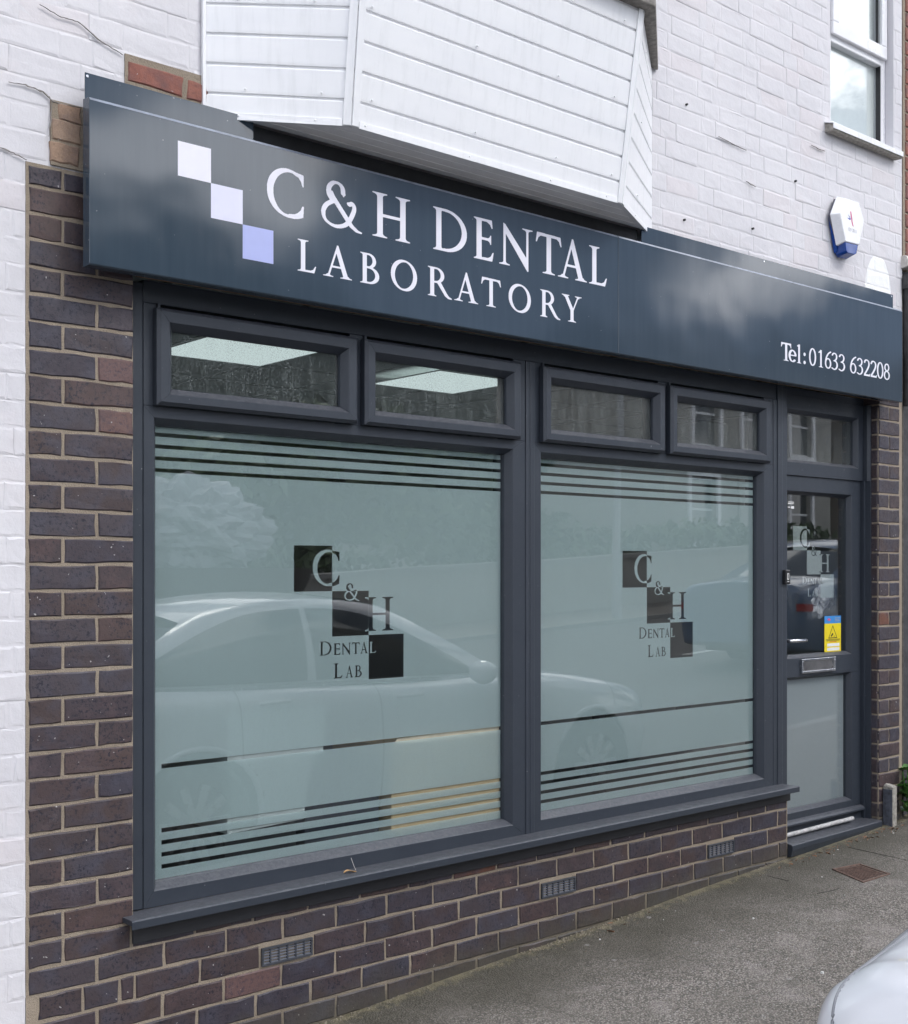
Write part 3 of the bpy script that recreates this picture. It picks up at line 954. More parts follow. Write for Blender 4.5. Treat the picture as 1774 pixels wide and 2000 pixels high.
for r_, xs in rows.items():
    za = ZB + r_ * PITCH; zb = za + PITCH
    zt = min(zb, .43)
    if r_ == -1:
        # leave room for the vents
        ys = []
        for (va, vb) in VENTS: ys += [va, vb]
        keep = [x for x in xs if all(not (va - .055 < x < vb + .055) for va, vb in VENTS)]
        xs = sorted(keep + ys)
        segs = list(zip(xs[:-1], xs[1:]))
        for xa, xb in segs:
            if any(abs(xa - va) < 1e-6 and abs(xb - vb) < 1e-6 for va, vb in VENTS): continue
            course(plinth, [xa, xb], za, zb)
        continue
    ms = {}
    if r_ == 1: 
        for i, x in enumerate(xs[:-1]):
            if 2.78 < x < 2.95: ms[i] = M_RUST
    if r_ == -2: 
        for i, x in enumerate(xs[:-1]):
            if 1.8 < x < 1.95: ms[i] = M_ROSE
    vis = [x for x in xs]
    course(plinth, vis, za, zt, 0.0, ms)
# top cut course behind the apron
for x in np.arange(1.83, 4.6, MOD):
    course(plinth, [x, min(x + MOD, 4.866)], ZB + 2 * PITCH, .432)
# air vents
for (va, vb) in VENTS:
    xa, xb, za, zb = va + .004, vb - .004, .2125, .2695
    fr = MB()
    t = .006
    fr.box((xa, -.004, za), (xb, .03, za + t)).box((xa, -.004, zb - t), (xb, .03, zb)).box((xa, -.004, za + t), (xa + t, .03, zb - t)).box((xb - t, -.004, za + t), (xb, .03, zb - t))
    for k in range(1, 6):
        x = xa + (xb - xa) * k / 6
        fr.box((x - .0025, -.002, za + t), (x + .0025, .028, zb - t))
    vo = fr.build('air_vent', M_VENTF, plinth)
    MB().box((xa + t, .029, za + t), (xb - t, .032, zb - t)).build('vent_back', M_BLACK, vo)  # black plate painted as the dark void behind the louvres
    n_ = 5
    for k in range(n_):
        z0 = za + t + (zb - za - 2 * t) * k / n_
        MB().add([(xa + t, -.001, z0 + .0004), (xb - t, -.001, z0 + .0004), (xb - t, .014, z0 + .0050), (xa + t, .014, z0 + .0050), (xa + t, -.001, z0 + .0022), (xb - t, -.001, z0 + .0022), (xb - t, .014, z0 + .0066), (xa + t, .014, z0 + .0066)],
                 [(0, 1, 5, 4), (4, 5, 6, 7), (0, 3, 2, 1), (3, 7, 6, 2), (0, 4, 7, 3), (1, 2, 6, 5)]).build('louvre', M_VENT, vo)

pier2 = thing('brick_pier', (5.75, .1, .1), 'narrow plum brick pier between the shop door and the dark neighbouring wall', 'brick pier', 'plum brick piers of the shopfront')
MB().box((5.6555, .004, .0), (5.88, .2, 2.40)).build('mortar', M_MORTAR, pier2)
row = -2
while ZB + row * PITCH < 2.35:
    za = ZB + row * PITCH; zb = za + PITCH
    ms = {0: M_RUST} if row == 12 else {}
    course(pier2, [5.6515, 5.854] if row % 2 else [5.6515, 5.752, 5.854], za, zb, 0, ms)
    me = brick_mesh(.085, round(PITCH - JT, 3), M_DARK, .003, .0012, .006, row % 3, name='return_brick')
    o = place('brick', me, pier2, (5.6515, .0525, (za + zb) / 2), -math.pi / 2)
    row += 1

# =================================================================== SHOPFRONT FRAME
front = thing('shopfront', (3.2, .08, .45), 'anthracite shopfront with two big frosted panes, top hung lights and projecting sill', 'shopfront')
F = .040
def frame_ring(name, parent, ox0, ox1, oz0, oz1, ix0, ix1, iz0, iz1, yf, yb, lipx=.018, rec=.04, edge=.0, mat=None):
    """four mitred members around an opening: flat face at yf, glazing bead sloping in by lipx to depth yf+rec; outside chamfer 'edge'"""
    mat = mat or M_PVC
    e = edge
    for side in ('left', 'right', 'top', 'bottom'):
        # rings of corner points: outer back, outer chamfer, outer face, inner face, bead back
        rings = [(ox0, ox1, oz0, oz1, yb), (ox0, ox1, oz0, oz1, yf + e), (ox0 + e, ox1 - e, oz0 + e, oz1 - e, yf), (ix0 - .004, ix1 + .004, iz0 - .004, iz1 + .004, yf), (ix0 - .001, ix1 + .001, iz0 - .001, iz1 + .001, yf + .003), (ix0 + lipx * .85, ix1 - lipx * .85, iz0 + lipx * .85, iz1 - lipx * .85, yf + rec * .72), (ix0 + lipx, ix1 - lipx, iz0 + lipx, iz1 - lipx, yf + rec), (ix0 + lipx, ix1 - lipx, iz0 + lipx, iz1 - lipx, yb)]
        if e == 0: rings.pop(1)
        A, B = [], []
        for (x0, x1, z0, z1, y) in rings:
            c = {'left': ((x0, z0), (x0, z1)), 'right': ((x1, z0), (x1, z1)), 'top': ((x0, z1), (x1, z1)), 'bottom': ((x0, z0), (x1, z0))}[side]
            g = .0004
            dx, dz = (0, g) if side in ('left', 'right') else (g, 0)
            A.append((c[0][0] + dx, y, c[0][1] + dz)); B.append((c[1][0] - dx, y, c[1][1] - dz))
        n = len(A)
        m = MB()
        m.add(A + B, [(i, (i + 1) % n, n + (i + 1) % n, n + i) for i in range(n)] + [tuple(range(n)), tuple(range(n, 2 * n))[::-1]])
        m.build(name, mat, parent)
def pane(name, parent, x0, x1, z0, z1, y, mat, th=.004):
    return MB().box((x0, y, z0), (x1, y + th, z1)).build(name, mat, parent)

W1 = (1.707, 3.163, .503, 1.902)
W2 = (3.315, 4.738, .503, 1.900)
YG = .082
# outer frame members (face at F), butted end to end
def bar(name, a, b, bevel=.003):
    return MB().box(a, b).build(name, M_PVC, front, bevel)
bar('frame_jamb', (1.6195, F + .001, .452), (1.669, .13, 2.30))
bar('frame_head', (1.6695, F + .001, 2.243), (4.8385, .13, 2.31))
for (w_, l, r_) in ((W1, 1.670, 3.2285), (W2, 3.2755, 4.8085)):
    frame_ring('window_frame', front, l, r_, .453, 1.9385, w_[0], w_[1], w_[2], w_[3], F, .13, .018, .040)
bar('mullion', (3.2293, F - .004, .453), (3.2505, .13, 2.2425)); bar('mullion', (3.2512, F - .004, .453), (3.2748, .13, 2.2425))
bar('mullion', (4.8092, F - .002, .453), (4.8385, .13, 2.2425)); bar('mullion', (4.839, F - .006, .200), (4.8765, .16, 2.31)); bar('mullion', (4.8772, F - .002, .200), (4.917, .16, 2.31))
# top lights: openings behind each hung sash
SASH = [(1.699, 2.429, 1.740, 2.386), (2.459, 3.180, 2.500, 3.138), (3.299, 4.009, 3.335, 3.968), (4.045, 4.750, 4.082, 4.707)]
for i, (a, b, c, d) in enumerate(SASH):
    sroot = MB().box((a + .012, .0292, 1.9395), (a + .02, .1, 2.2422)).build('window_sash', M_PVC, front)
    frame_ring('sash_rail', sroot, a, b, 1.940, 2.2275, c, d, 1.976, 2.183, .004, .036, .018, .036, .010)
    pane('window_pane', sroot, c + .017, d - .017, 1.992, 2.167, .042, M_GLASSD)
# fixed framing around the sashes (face at F)
edges = [1.670] + [x for s_ in SASH for x in (s_[0] + .012, s_[1] - .012)] + [4.8085]
for a, b in ((1.670, 1.711), (2.417, 2.471), (3.168, 3.2285), (3.2755, 3.311), (3.997, 4.057), (4.738, 4.8085)):
    bar('frame_post', (a, F, 1.939), (b, .13, 2.2425), .002)
for w_ in (W1, W2):
    p_ = pane('window_pane', front, w_[0] + .0175, w_[1] - .0175, w_[2] + .0175, w_[3] - .0175, YG, M_GLASS)

# ---- privacy film with cut-out stripes and logo
def rect(x0, x1, z0, z1): return [(x0, z0), (x1, z0), (x1, z1), (x0, z1)]
def logo_raster(S, cell=.0009):
    """C & H / DENTAL LAB emblem: squares and inverted letters; True = cut out"""
    m = int(.02 / cell)
    nx, nz_ = int(3 * S / cell), int(3.2 * S / cell)
    X, Z = np.meshgrid((np.arange(-m, nx + m) + .5) * cell / S, (np.arange(-m, nz_ + m) + .5) * cell / S)   # Z runs DOWN from the top
    A = np.zeros(X.shape, bool)
    for k in range(3): A |= (X > k) & (X < k + 1) & (Z > k) & (Z < k + 1)
    T = np.zeros(X.shape, bool)
    def put(ch, x0, x1, ztop, zbase):
        g = glyph(ch); cap = zbase - ztop
        u = (X - x0) / (x1 - x0) * g.w; v = (zbase - Z) / cap
        i = np.floor((u - g.x0) * GR).astype(int); j = np.floor((v - g.z0) * GR).astype(int)
        ok = (i >= 0) & (j >= 0) & (i < g.A.shape[1]) & (j < g.A.shape[0])
        T[ok] |= g.A[j[ok], i[ok]]
    put('C', .48, 1.20, .10, .875)
    put('&', 1.305, 1.75, .835, 1.215)
    put('H', 1.875, 2.72, 1.15, 1.91)
    put('D', .66, .99, 2.10, 2.41)
    for ch, a, b in (('E', 1.03, 1.225), ('N', 1.245, 1.51), ('T', 1.53, 1.755), ('A', 1.76, 1.985), ('L', 2.005, 2.21)): put(ch, a, b, 2.155, 2.41)
    put('L', 1.03, 1.275, 2.60, 2.93)
    for ch, a, b in (('A', 1.36, 1.575), ('B', 1.61, 1.815)): put(ch, a, b, 2.67, 2.93)
    loops = []
    for lp in contours(blur(A ^ T, .7)):
        lp = simplify(lp, .22)
        if len(lp) > 2: loops.append([((c - m + .5) * cell, -(r_ - m + .5) * cell) for c, r_ in lp])
    return loops
LOGO = logo_raster(.152)
def film(par, w_, lx, lz, margin_l, margin_r, top_l, top_r):
    x0, x1, z0, z1 = w_[0] - .012, w_[1] - .010, w_[2] + .0178, w_[3] - .0178
    loops = [rect(x0, x1, z0, z1)]
    for k in range(4):
        zc = 1.861 - .0357 * k
        loops.append(rect(top_l, top_r, zc - .006, zc + .006))
        zb = .666 - .0365 * k
        loops.append(rect(margin_l, margin_r, zb - .0064, zb + .0064))
    loops.append(rect(margin_l, margin_r, .853, .8665))
    loops += [[(lx + a, lz + b) for a, b in lp] for lp in LOGO]
    me = fill('privacy_film', loops, YG + .0052, M_FILM, 0.0)
    return place('privacy_film', me, front)
film(front, W1, 2.226, 1.534, 1.752, 3.172, 1.712, 3.172)
film(front, W2, 3.829, 1.533, 3.350, 4.762, 3.335, 4.762)

# ---- projecting sill and apron
s = MB()
def sillprof(y_, z_): return (y_, z_)
n0 = [( .039, .4515), (-.055, .4535), (-.060, .450), (-.060, .427), (-.055, .427), (-.055, .438), (.039, .436)]
A = [(1.585, y, z) for y, z in n0]; B = [(4.873, y, z + .012) for y, z in n0]
n = len(n0)
s.add(A + B, [(i, (i + 1) % n, n + (i + 1) % n, n + i) for i in range(n)] + [tuple(range(n)), tuple(range(n, 2 * n))[::-1]])
s.build('window_sill', M_PVC, front, .0012)
s = MB()
A = [(1.6135, y, z) for y, z in ((-.010, .371), (-.010, .4345), (.0, .4345), (.0, .371))]; B = [(4.8745, y, z) for y, z in ((-.010, .392), (-.010, .4455), (.0, .4455), (.0, .392))]
s.add(A + B, [(i, (i + 1) % 4, 4 + (i + 1) % 4, 4 + i) for i in range(4)] + [(0, 1, 2, 3), (7, 6, 5, 4)])
s.build('sill_apron', flat('charcoal_apron', (0.026, 0.027, 0.031), .5, var=.15, scale=12), front, .0015)

# ---- light over the door and door frame
D = .085
frame_ring('door_light_frame', front, 4.9175, 5.6565, 1.905, 2.285, 4.985, 5.590, 1.969, 2.215, D - .005, .16, .014, .030)
pane('window_pane', front, 4.998, 5.577, 1.982, 2.202, D + .026, M_GLASSD)
bar('frame_head', (4.9175, D + .001, 2.2855), (5.6565, .16, 2.32))
s = MB(); s.prism([(5.6555, .042), (5.6565, .16), (5.6225, .16), (5.6225, .092), (5.632, .092), (5.632, .072), (5.643, .070), (5.645, .044)], 'z', .188, 1.9045)
s.build('door_frame_jamb', M_PVC, front)
s = MB(); s.prism([(5.6555, .042), (5.6555, .079), (5.6365, .079), (5.638, .058), (5.646, .044)], 'z', 1.905, 2.285)
s.build('door_frame_jamb', M_PVC, front)
bar('door_frame_jamb', (4.9178, .095, .200), (4.928, .16, 1.9045), .001)

# =================================================================== DOOR
door = thing('shop_door', (5.27, .11, .2), 'dark grey half glazed shop door with letterbox, CCTV notice and frosted lower panel', 'door')
DL, DR = 4.9285, 5.6215
def leaf(name, a, b, bevel=.002): return MB().box(a, b).build(name, M_PVC, door, bevel)
frame_ring('door_rail', door, DL, DR, .945, 1.9035, 4.998, 5.547, 1.036, 1.828, D + .005, .158, .012, .034)
frame_ring('door_rail', door, DL, DR, .236, .9445, 4.998, 5.547, .302, .951 - .012, D + .0055, .158, .012, .034)
pane('door_pane', door, 5.009, 5.536, 1.0475, 1.8165, D + .034, M_GLASS)
pane('door_pane', door, 5.009, 5.536, .3135, .9275, D + .034, M_GLASS)
place('privacy_film', fill('privacy_film', [rect(5.01, 5.528, .314, .927)], D + .0392, M_FILMD, 0), door)
DLOGO = logo_raster(.1165)
place('logo_film', fill('logo_film', [[(5.093 + a, 1.666 + b) for a, b in lp] for lp in DLOGO], D + .0392, M_FILML, 0), door)
s = MB(); s.prism([(D + .004, .268), (D - .016, .262), (D - .022, .252), (D - .022, .244), (D + .004, .240)], 'x', DL + .002, DR + .006); s.build('drip_bar', M_PVC, door, .001)
# letter plate
s = MB(); x0, x1, z0, z1, yl = 5.098, 5.385, .958, 1.027, D + .0045
s.box((x0, yl - .014, z0), (x1, yl, z0 + .011)).box((x0, yl - .014, z1 - .011), (x1, yl, z1)).box((x0, yl - .014, z0 + .011), (x0 + .012, yl, z1 - .011)).box((x1 - .012, yl - .014, z0 + .011), (x1, yl, z1 - .011))
lp = s.build('letterbox', M_CHROME, door, .0015)
MB().box((x0 + .0125, yl - .009, z0 + .0115), (x1 - .0125, yl - .003, z1 - .0115)).build('flap', flat('dull_chrome', (.38, .37, .37), .32, metal=1.0, var=.2, scale=20), lp, .001)
# lever handle on the hidden lock stile
s = MB(); s.tube([(4.958, D + .004, 1.121), (4.958, D - .040, 1.121), (4.966, D - .046, 1.121), (5.075, D - .046, 1.120), (5.082, D - .044, 1.119)], [.008, .008, .0085, .008, .004], 10)
h = s.build('handle', M_CHROME, door, smooth=True)
# bell push on the mullion
bell = thing('bell_push', (4.885, .03, 1.42), 'small black bell push on the grey frame beside the door', 'doorbell')
MB().box((4.876, .016, 1.388), (4.914, .0375, 1.455)).build('case', M_BLKPL, bell, .005)
s = MB(); s.add(*[[(4.893 + a * .0075, .0155, 1.424 + b * .0145) for a, b in ((-1, -1), (1, -1), (1, 1), (-1, 1), (-.55, -.75), (.55, -.75), (.55, .75), (-.55, .75))], [(0, 1, 5, 4), (1, 2, 6, 5), (2, 3, 7, 6), (3, 0, 4, 7)]])
s.box((4.886, .0152, 1.399), (4.901, .0158, 1.402)); s.build('symbol', M_PAPER, bell)

# sticker on the glass
stk = thing('cctv_notice', (5.40, D + .03, 1.05), 'yellow and blue CCTV warning notice stuck inside the door glass', 'sign')
sx0, sx1, sz0, sz1, ys = 5.351, 5.497, 1.048, 1.226, D + .0330
s_ = lambda a: sx0 + (sx1 - sx0) * a
t_ = lambda a: sz0 + (sz1 - sz0) * a
def sheet(name, pts, y, mat, par): return place(name, fill(name, pts, y, mat, .0003), par)
sheet('yellow_panel', [rect(sx0, sx1, sz0, t_(.79))], ys, M_YELLOW, stk)
sheet('blue_panel', [rect(sx0, sx1, t_(.79), sz1)], ys, M_CYANP, stk)
tri = lambda k: [(s_(.5) + (s_(.77) - s_(.5)) * k * a, t_(.52) + (t_(.74) - t_(.52)) * k * b) for a, b in ((-1, -.66), (1, -.66), (0, 1))]
sheet('warning_triangle', [tri(1.0), tri(.84)], ys - .0005, M_INK, stk)
cx_, cz_ = s_(.45), t_(.49)
sheet('camera_symbol', [[(cx_ - .012, cz_ - .008), (cx_ + .004, cz_ + .006), (cx_ + .010, cz_ + .004), (cx_ + .010, cz_ - .003), (cx_ - .006, cz_ - .014)], [(cx_ + .016, cz_ - .010), (cx_ + .022, cz_ - .007), (cx_ + .022, cz_ - .012), (cx_ + .016, cz_ - .014)]], ys - .0005, M_INK, stk)
sheet('print_lines', [rect(s_(.08), s_(.94), t_(.335), t_(.35)), rect(s_(.12), s_(.9), t_(.305), t_(.318))], ys - .0005, M_INK, stk)
sheet('red_print', [rect(s_(.3), s_(.72), t_(.268), t_(.285))], ys - .0005, M_REDINK, stk)
sheet('white_strip', [rect(s_(.16), s_(.90), t_(.15), t_(.235)), rect(s_(.16), s_(.90), t_(.03), t_(.115))], ys - .0005, M_PAPER, stk)
sheet('pale_print', [rect(s_(.62), s_(.95), .93 * sz1 + .07 * sz0, .945 * sz1 + .055 * sz0), rect(s_(.62), s_(.9), t_(.89), t_(.905)), rect(s_(.62), s_(.92), t_(.85), t_(.862))], ys - .0005, M_GREYP, stk)
sheet('pink_mark', [[(s_(.15), t_(.9)), (s_(.3), t_(.86)), (s_(.38), t_(.9)), (s_(.26), t_(.945))]], ys - .0005, M_PINK, stk)
sm = thing('supplier_sticker', (5.05, D + .03, 1.74), 'small clear supplier sticker at the top corner of the door glass', 'sticker')
sheet('print', [rect(5.066, 5.092, 1.748, 1.760), rect(5.040, 5.060, 1.752, 1.757), rect(5.04, 5.088, 1.770, 1.774), rect(5.045, 5.09, 1.778, 1.781)], D + .0330, M_PAPER, sm)
# crumpled clear bag behind the door glass
def lump(name, c, r, mat, par=None, amp=.35, sub=3, sq=(1, 1, 1), seed=0, freq=2.2):
    bm = bmesh.new(); bmesh.ops.create_icosphere(bm, subdivisions=sub, radius=1)
    for v in bm.verts:
        d = v.co.copy()
        k = 1 + amp * mnoise.noise(d * freq + Vector((seed, seed * 1.7, 0))) + amp * .4 * mnoise.noise(d * freq * 2.7 + Vector((0, seed, 5)))
        v.co = Vector((d.x * sq[0], d.y * sq[1], d.z * sq[2])) * r * k
    me = bpy.data.meshes.new(name); bm.to_mesh(me); bm.free(); me.materials.append(mat)
    return place(name, me, par, c)
M_BAG = flat('crumpled_pale_plastic', (0.52, 0.50, 0.52), 0.25, var=.35, scale=40)
bag = thing('plastic_bag', (5.44, .2, 1.2), 'crumpled pale plastic bag hanging inside the door above the yellow notice', 'bag')
lump('bag', (5.50, .24, 1.30), .052, M_BAG, bag, .75, 3, (1.15, .5, 1.2), 3, 2.6)
lump('bag', (5.60, .25, 1.32), .042, M_BAG, bag, .75, 3, (.9, .5, 1.3), 8, 2.6)

# doorstep
step = thing('doorstep', (5.25, .03, .13), 'dark grey plastic door threshold with a white sealing strip', 'doorstep')
s = MB()
pr = [(.150, .236), (.150, .10), (-.012, .13), (-.020, .163), (-.020, .183), (-.014, .187), (.085, .200), (.09, .236)]
A = [(4.8745, y, z) for y, z in pr]; B = [(5.652, y, z + (.012 if z < .2 else 0)) for y, z in pr]; n = len(pr)
s.add(A + B, [(i, (i + 1) % n, n + (i + 1) % n, n + i) for i in range(n)] + [tuple(range(n)), tuple(range(n, 2 * n))[::-1]])
s.build('threshold', M_PVC, step, .0015)
s = MB(); s.tube([(4.88, .052, .212), (5.1, .053, .214), (5.3, .053, .217), (5.50, .054, .219)], .010, 10); s.build('seal_strip', M_SEAL, step)

# =================================================================== SIGN
sign = thing('shop_sign', (3.57, -.05, 2.29), 'long slate fascia sign reading C & H DENTAL LABORATORY above the window', 'sign')
SY = -.100
def tray(x0, x1):
    m = MB()
    z0, z1 = 2.290, 2.7495
    m.prism([(SY, z0 + .004), (SY + .004, z0), (-.058, z0), (-.058, z1 + .006), (SY + .006, z1 + .001), (SY, z1 - .006)], 'x', x0, x1)
    return m
tray(1.4395, 3.5928).build('sign_panel', M_SIGN, sign, .0012)
tray(3.5945, 5.700).build('sign_panel', M_SIGN, sign, .0012)
MB().box((1.446, -.0575, 2.40), (1.985, -.0535, 2.832)).build('backing_board', M_SIGN, sign, .0008)
MB().box((3.78, -.0575, 2.40), (5.686, -.0535, 2.832)).build('backing_board', M_SIGN, sign, .0008)
MB().box((1.470, -.053, 2.33), (5.66, -.0085, 2.756)).build('mount_shadow_fill', M_BLACK, sign)  # mounting box, black to fill the shaded gap behind the trays
MB().box((1.99, -.040, 2.757), (3.775, -.036, 2.8165)).build('mount_shadow_fill', M_BLACK, sign)  # black board standing in for the shade of the cavity under the bay
MB().box((1.62, -.052, 2.300), (5.655, -.012, 2.3285)).build('timber_batten', M_TIMBER, sign)
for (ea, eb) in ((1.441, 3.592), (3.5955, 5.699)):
    MB().prism([(SY - .0006, 2.7425), (SY + .003, 2.7495), (SY + .005, 2.7505), (SY + .005, 2.7490), (SY + .0005, 2.7425)], 'x', ea, eb).build('edge_highlight', flat('edge_highlight_grey', (.24, .27, .33), .35, var=.3, scale=25), sign)  # pale strip painted in as the bright highlight along the tray's top edge
for (sx, sz) in ((1.452, 2.822), (3.0, 2.822), (4.6, 2.822), (5.67, 2.822)):
    MB().tube([(sx, -.0595, sz), (sx, -.0574, sz)], .004, 8).build('screw', M_CHROME, sign) if not 2 < sx < 3.7 else None
for (a, b, mat) in (((1.707, 2.690), (1.8145, 2.5895), M_VINYLW), ((1.8145, 2.5895), (1.9215, 2.4875), M_VINYLL), ((1.9215, 2.4875), (2.029, 2.386), M_VINYLB)):
    place('logo_square', fill('logo_square', [rect(a[0], b[0], b[1], a[1])], SY - .0009, mat, .0006), sign)
def letters(word, z, cap, par=sign, y=SY - .0009, mat=M_VINYLW):
    for ch, a, b in word:
        place('letter', fill('letter', glyph_loops(ch, a, z, b - a, cap), y, mat, .0006), par)
letters([('C', 2.005, 2.140), ('&', 2.197, 2.365), ('H', 2.402, 2.566), ('D', 2.658, 2.816), ('E', 2.843, 2.939), ('N', 2.963, 3.128), ('T', 3.147, 3.280), ('A', 3.261, 3.418), ('L', 3.426, 3.528)], 2.5405, .1445)
letters([('L', 2.115, 2.186), ('A', 2.212, 2.325), ('B', 2.356, 2.435), ('O', 2.481, 2.592), ('R', 2.638, 2.745), ('A', 2.756, 2.867), ('T', 2.880, 2.974), ('O', 3.011, 3.122), ('R', 3.169, 3.274), ('Y', 3.283, 3.387)], 2.381, .0985)
letters([('tT', 4.668, 4.746), ('e', 4.726, 4.785), ('l', 4.790, 4.824), (':', 4.837, 4.863), ('0', 4.886, 4.942), ('1', 4.958, 4.998), ('6', 5.011, 5.067), ('3', 5.068, 5.124), ('3', 5.128, 5.185), ('6', 5.222, 5.280), ('3', 5.284, 5.341), ('2', 5.343, 5.402), ('2', 5.402, 5.462), ('0', 5.463, 5.521), ('8', 5.525, 5.581)], 2.388, .080)

# =================================================================== BAY APRON
bay = thing('bay_window', (2.88, -.1, 2.817), 'white plastic clad underside of a projecting bay window above the sign', 'bay window')
BZ0, BZ1 = 2.817, 3.512
def bayx(z):
    t = (z - BZ0)
    yf = -.232 - .135 * t
    return [(1.850, -.002), (2.225 - .02 * t, yf), (3.461 + .02 * t, yf), (3.908, -.002)]
LZ = [BZ0] + [BZ0 + .0815 + .0898 * k for k in range(7)] + [BZ1 - .001]
for seg in range(3):
    for k in range(len(LZ) - 1):
        za, zb = LZ[k], LZ[k + 1]
        # a ship-lap profile: flat face, small round shoulder, then a recessed groove at its top
        prof = [(0.0, 0.0), (.08, -.0005), (.86, -.0005), (.90, .0020), (.915, .0065), (.985, .0065), (1.0, .0030)]
        vs, fs = [], []
        NS = 10; n = len(prof)
        for t, inn in prof + [(1.0, .014), (0.0, .014)]:
            z = za + (zb - za) * t
            p, q = Vector(bayx(z)[seg]), Vector(bayx(z)[seg + 1])
            nrm = Vector((-(q - p).y, (q - p).x)).normalized()
            if nrm.y < 0: nrm = -nrm
            for k_ in range(NS + 1):
                e_ = p.lerp(q, k_ / NS)
                vs.append((e_.x + nrm.x * inn, e_.y + nrm.y * inn, z))
        nr_ = n + 2
        for i in range(nr_):
            a_, b_ = i * (NS + 1), ((i + 1) % nr_) * (NS + 1)
            for k_ in range(NS): fs.append((a_ + k_, a_ + k_ + 1, b_ + k_ + 1, b_ + k_))
        m = MB().add(vs, fs)
        m.build('cladding_board', M_UPVC, bay)
# corner and base trims
def off(seg, z, t, d):
    p, q = Vector(bayx(z)[seg]), Vector(bayx(z)[seg + 1])
    e = (q - p); L = e.length; e = e / L
    nr = Vector((e.y, -e.x))
    if nr.y > 0: nr = -nr
    pt = p + e * (t if t >= 0 else L + t) + nr * d
    return (pt.x, pt.y, z)
def corner_trim(i, wdt):
    m = MB(); z0, z1 = BZ0 + .001, BZ1 - .002
    for (sg, ta, tb) in ((i - 1, -wdt, -.0005), (i, .0005, wdt)):
        A = [off(sg, z0, ta, .001), off(sg, z0, tb, .001), off(sg, z0, tb, .006), off(sg, z0, ta, .006)]
        B = [off(sg, z1, ta, .001), off(sg, z1, tb, .001), off(sg, z1, tb, .006), off(sg, z1, ta, .006)]
        m.add(A + B, [(0, 1, 2, 3), (7, 6, 5, 4)] + [(k, (k + 1) % 4, 4 + (k + 1) % 4, 4 + k) for k in range(4)])
    m.build('corner_trim', M_UPVC, bay, .001)
corner_trim(1, .026); corner_trim(2, .024)
for sg in range(3):
    p, q = bayx(BZ0)[sg], bayx(BZ0)[sg + 1]
    L = (Vector(q) - Vector(p)).length
    ta, tb = (.001, L - .0275) if sg == 0 else ((.0275, L - .0255) if sg == 1 else (.0255, L - .001))
    A = [off(sg, BZ0 - .003, t, d) for t, d in ((ta, .0008), (tb, .0008), (tb, .0065), (ta, .0065))]
    B = [off(sg, BZ0 + .019, t, d) for t, d in ((ta, .0008), (tb, .0008), (tb, .005), (ta, .005))]
    MB().add(A + B, [(0, 1, 2, 3), (7, 6, 5, 4)] + [(k, (k + 1) % 4, 4 + (k + 1) % 4, 4 + k) for k in range(4)]).build('base_trim', M_UPVC, bay, .0008)
def wtrim(x0, x1, y, name='wall_trim'):
    MB().box((x0, -.012, BZ0 - .003), (x1, -.0005, BZ1)).build(name, M_UPVC, bay, .001)
wtrim(1.838, 1.8485, 0)
# soffit boards running along the wall
sb = [-.231, -.178, -.130, -.086, -.050]
for k in range(4):
    ya, yb = sb[k], sb[k + 1] - .004
    def xat(y): 
        t = (y + .002) / (-.230)
        return 1.850 + .375 * t + .004, 3.908 - .447 * t - .004
    a0, a1 = xat(ya); b0, b1 = xat(yb)
    zs = BZ0 + .002
    m = MB().add([(a0, ya, zs), (a1, ya, zs), (b1, yb, zs), (b0, yb, zs), (a0, ya, zs + .008), (a1, ya, zs + .008), (b1, yb, zs + .008), (b0, yb, zs + .008)], [(0, 3, 2, 1), (4, 5, 6, 7), (0, 1, 5, 4), (1, 2, 6, 5), (2, 3, 7, 6), (3, 0, 4, 7)])
    m.build('soffit_board', M_SOFFIT, bay, .0015)
# tiny fixing studs
for sg, ts in ((0, (.10, .33)), (1, (.05, .48, .86, 1.15)), (2, (.2,))):
    for k in (0, 1, 4, 7):
        for t in ts:
            p = off(sg, LZ[min(k, len(LZ) - 2)] + .010, t + .02 * (k % 2), .0068)
            nrm = Vector(off(sg, p[2], t, .01)) - Vector(off(sg, p[2], t, .0))
            MB().tube([tuple(Vector(p) - nrm * .4), p, tuple(Vector(p) + nrm * .12)], [.0035, .0035, .0018], 7).build('fixing_stud', M_UPVC, bay)
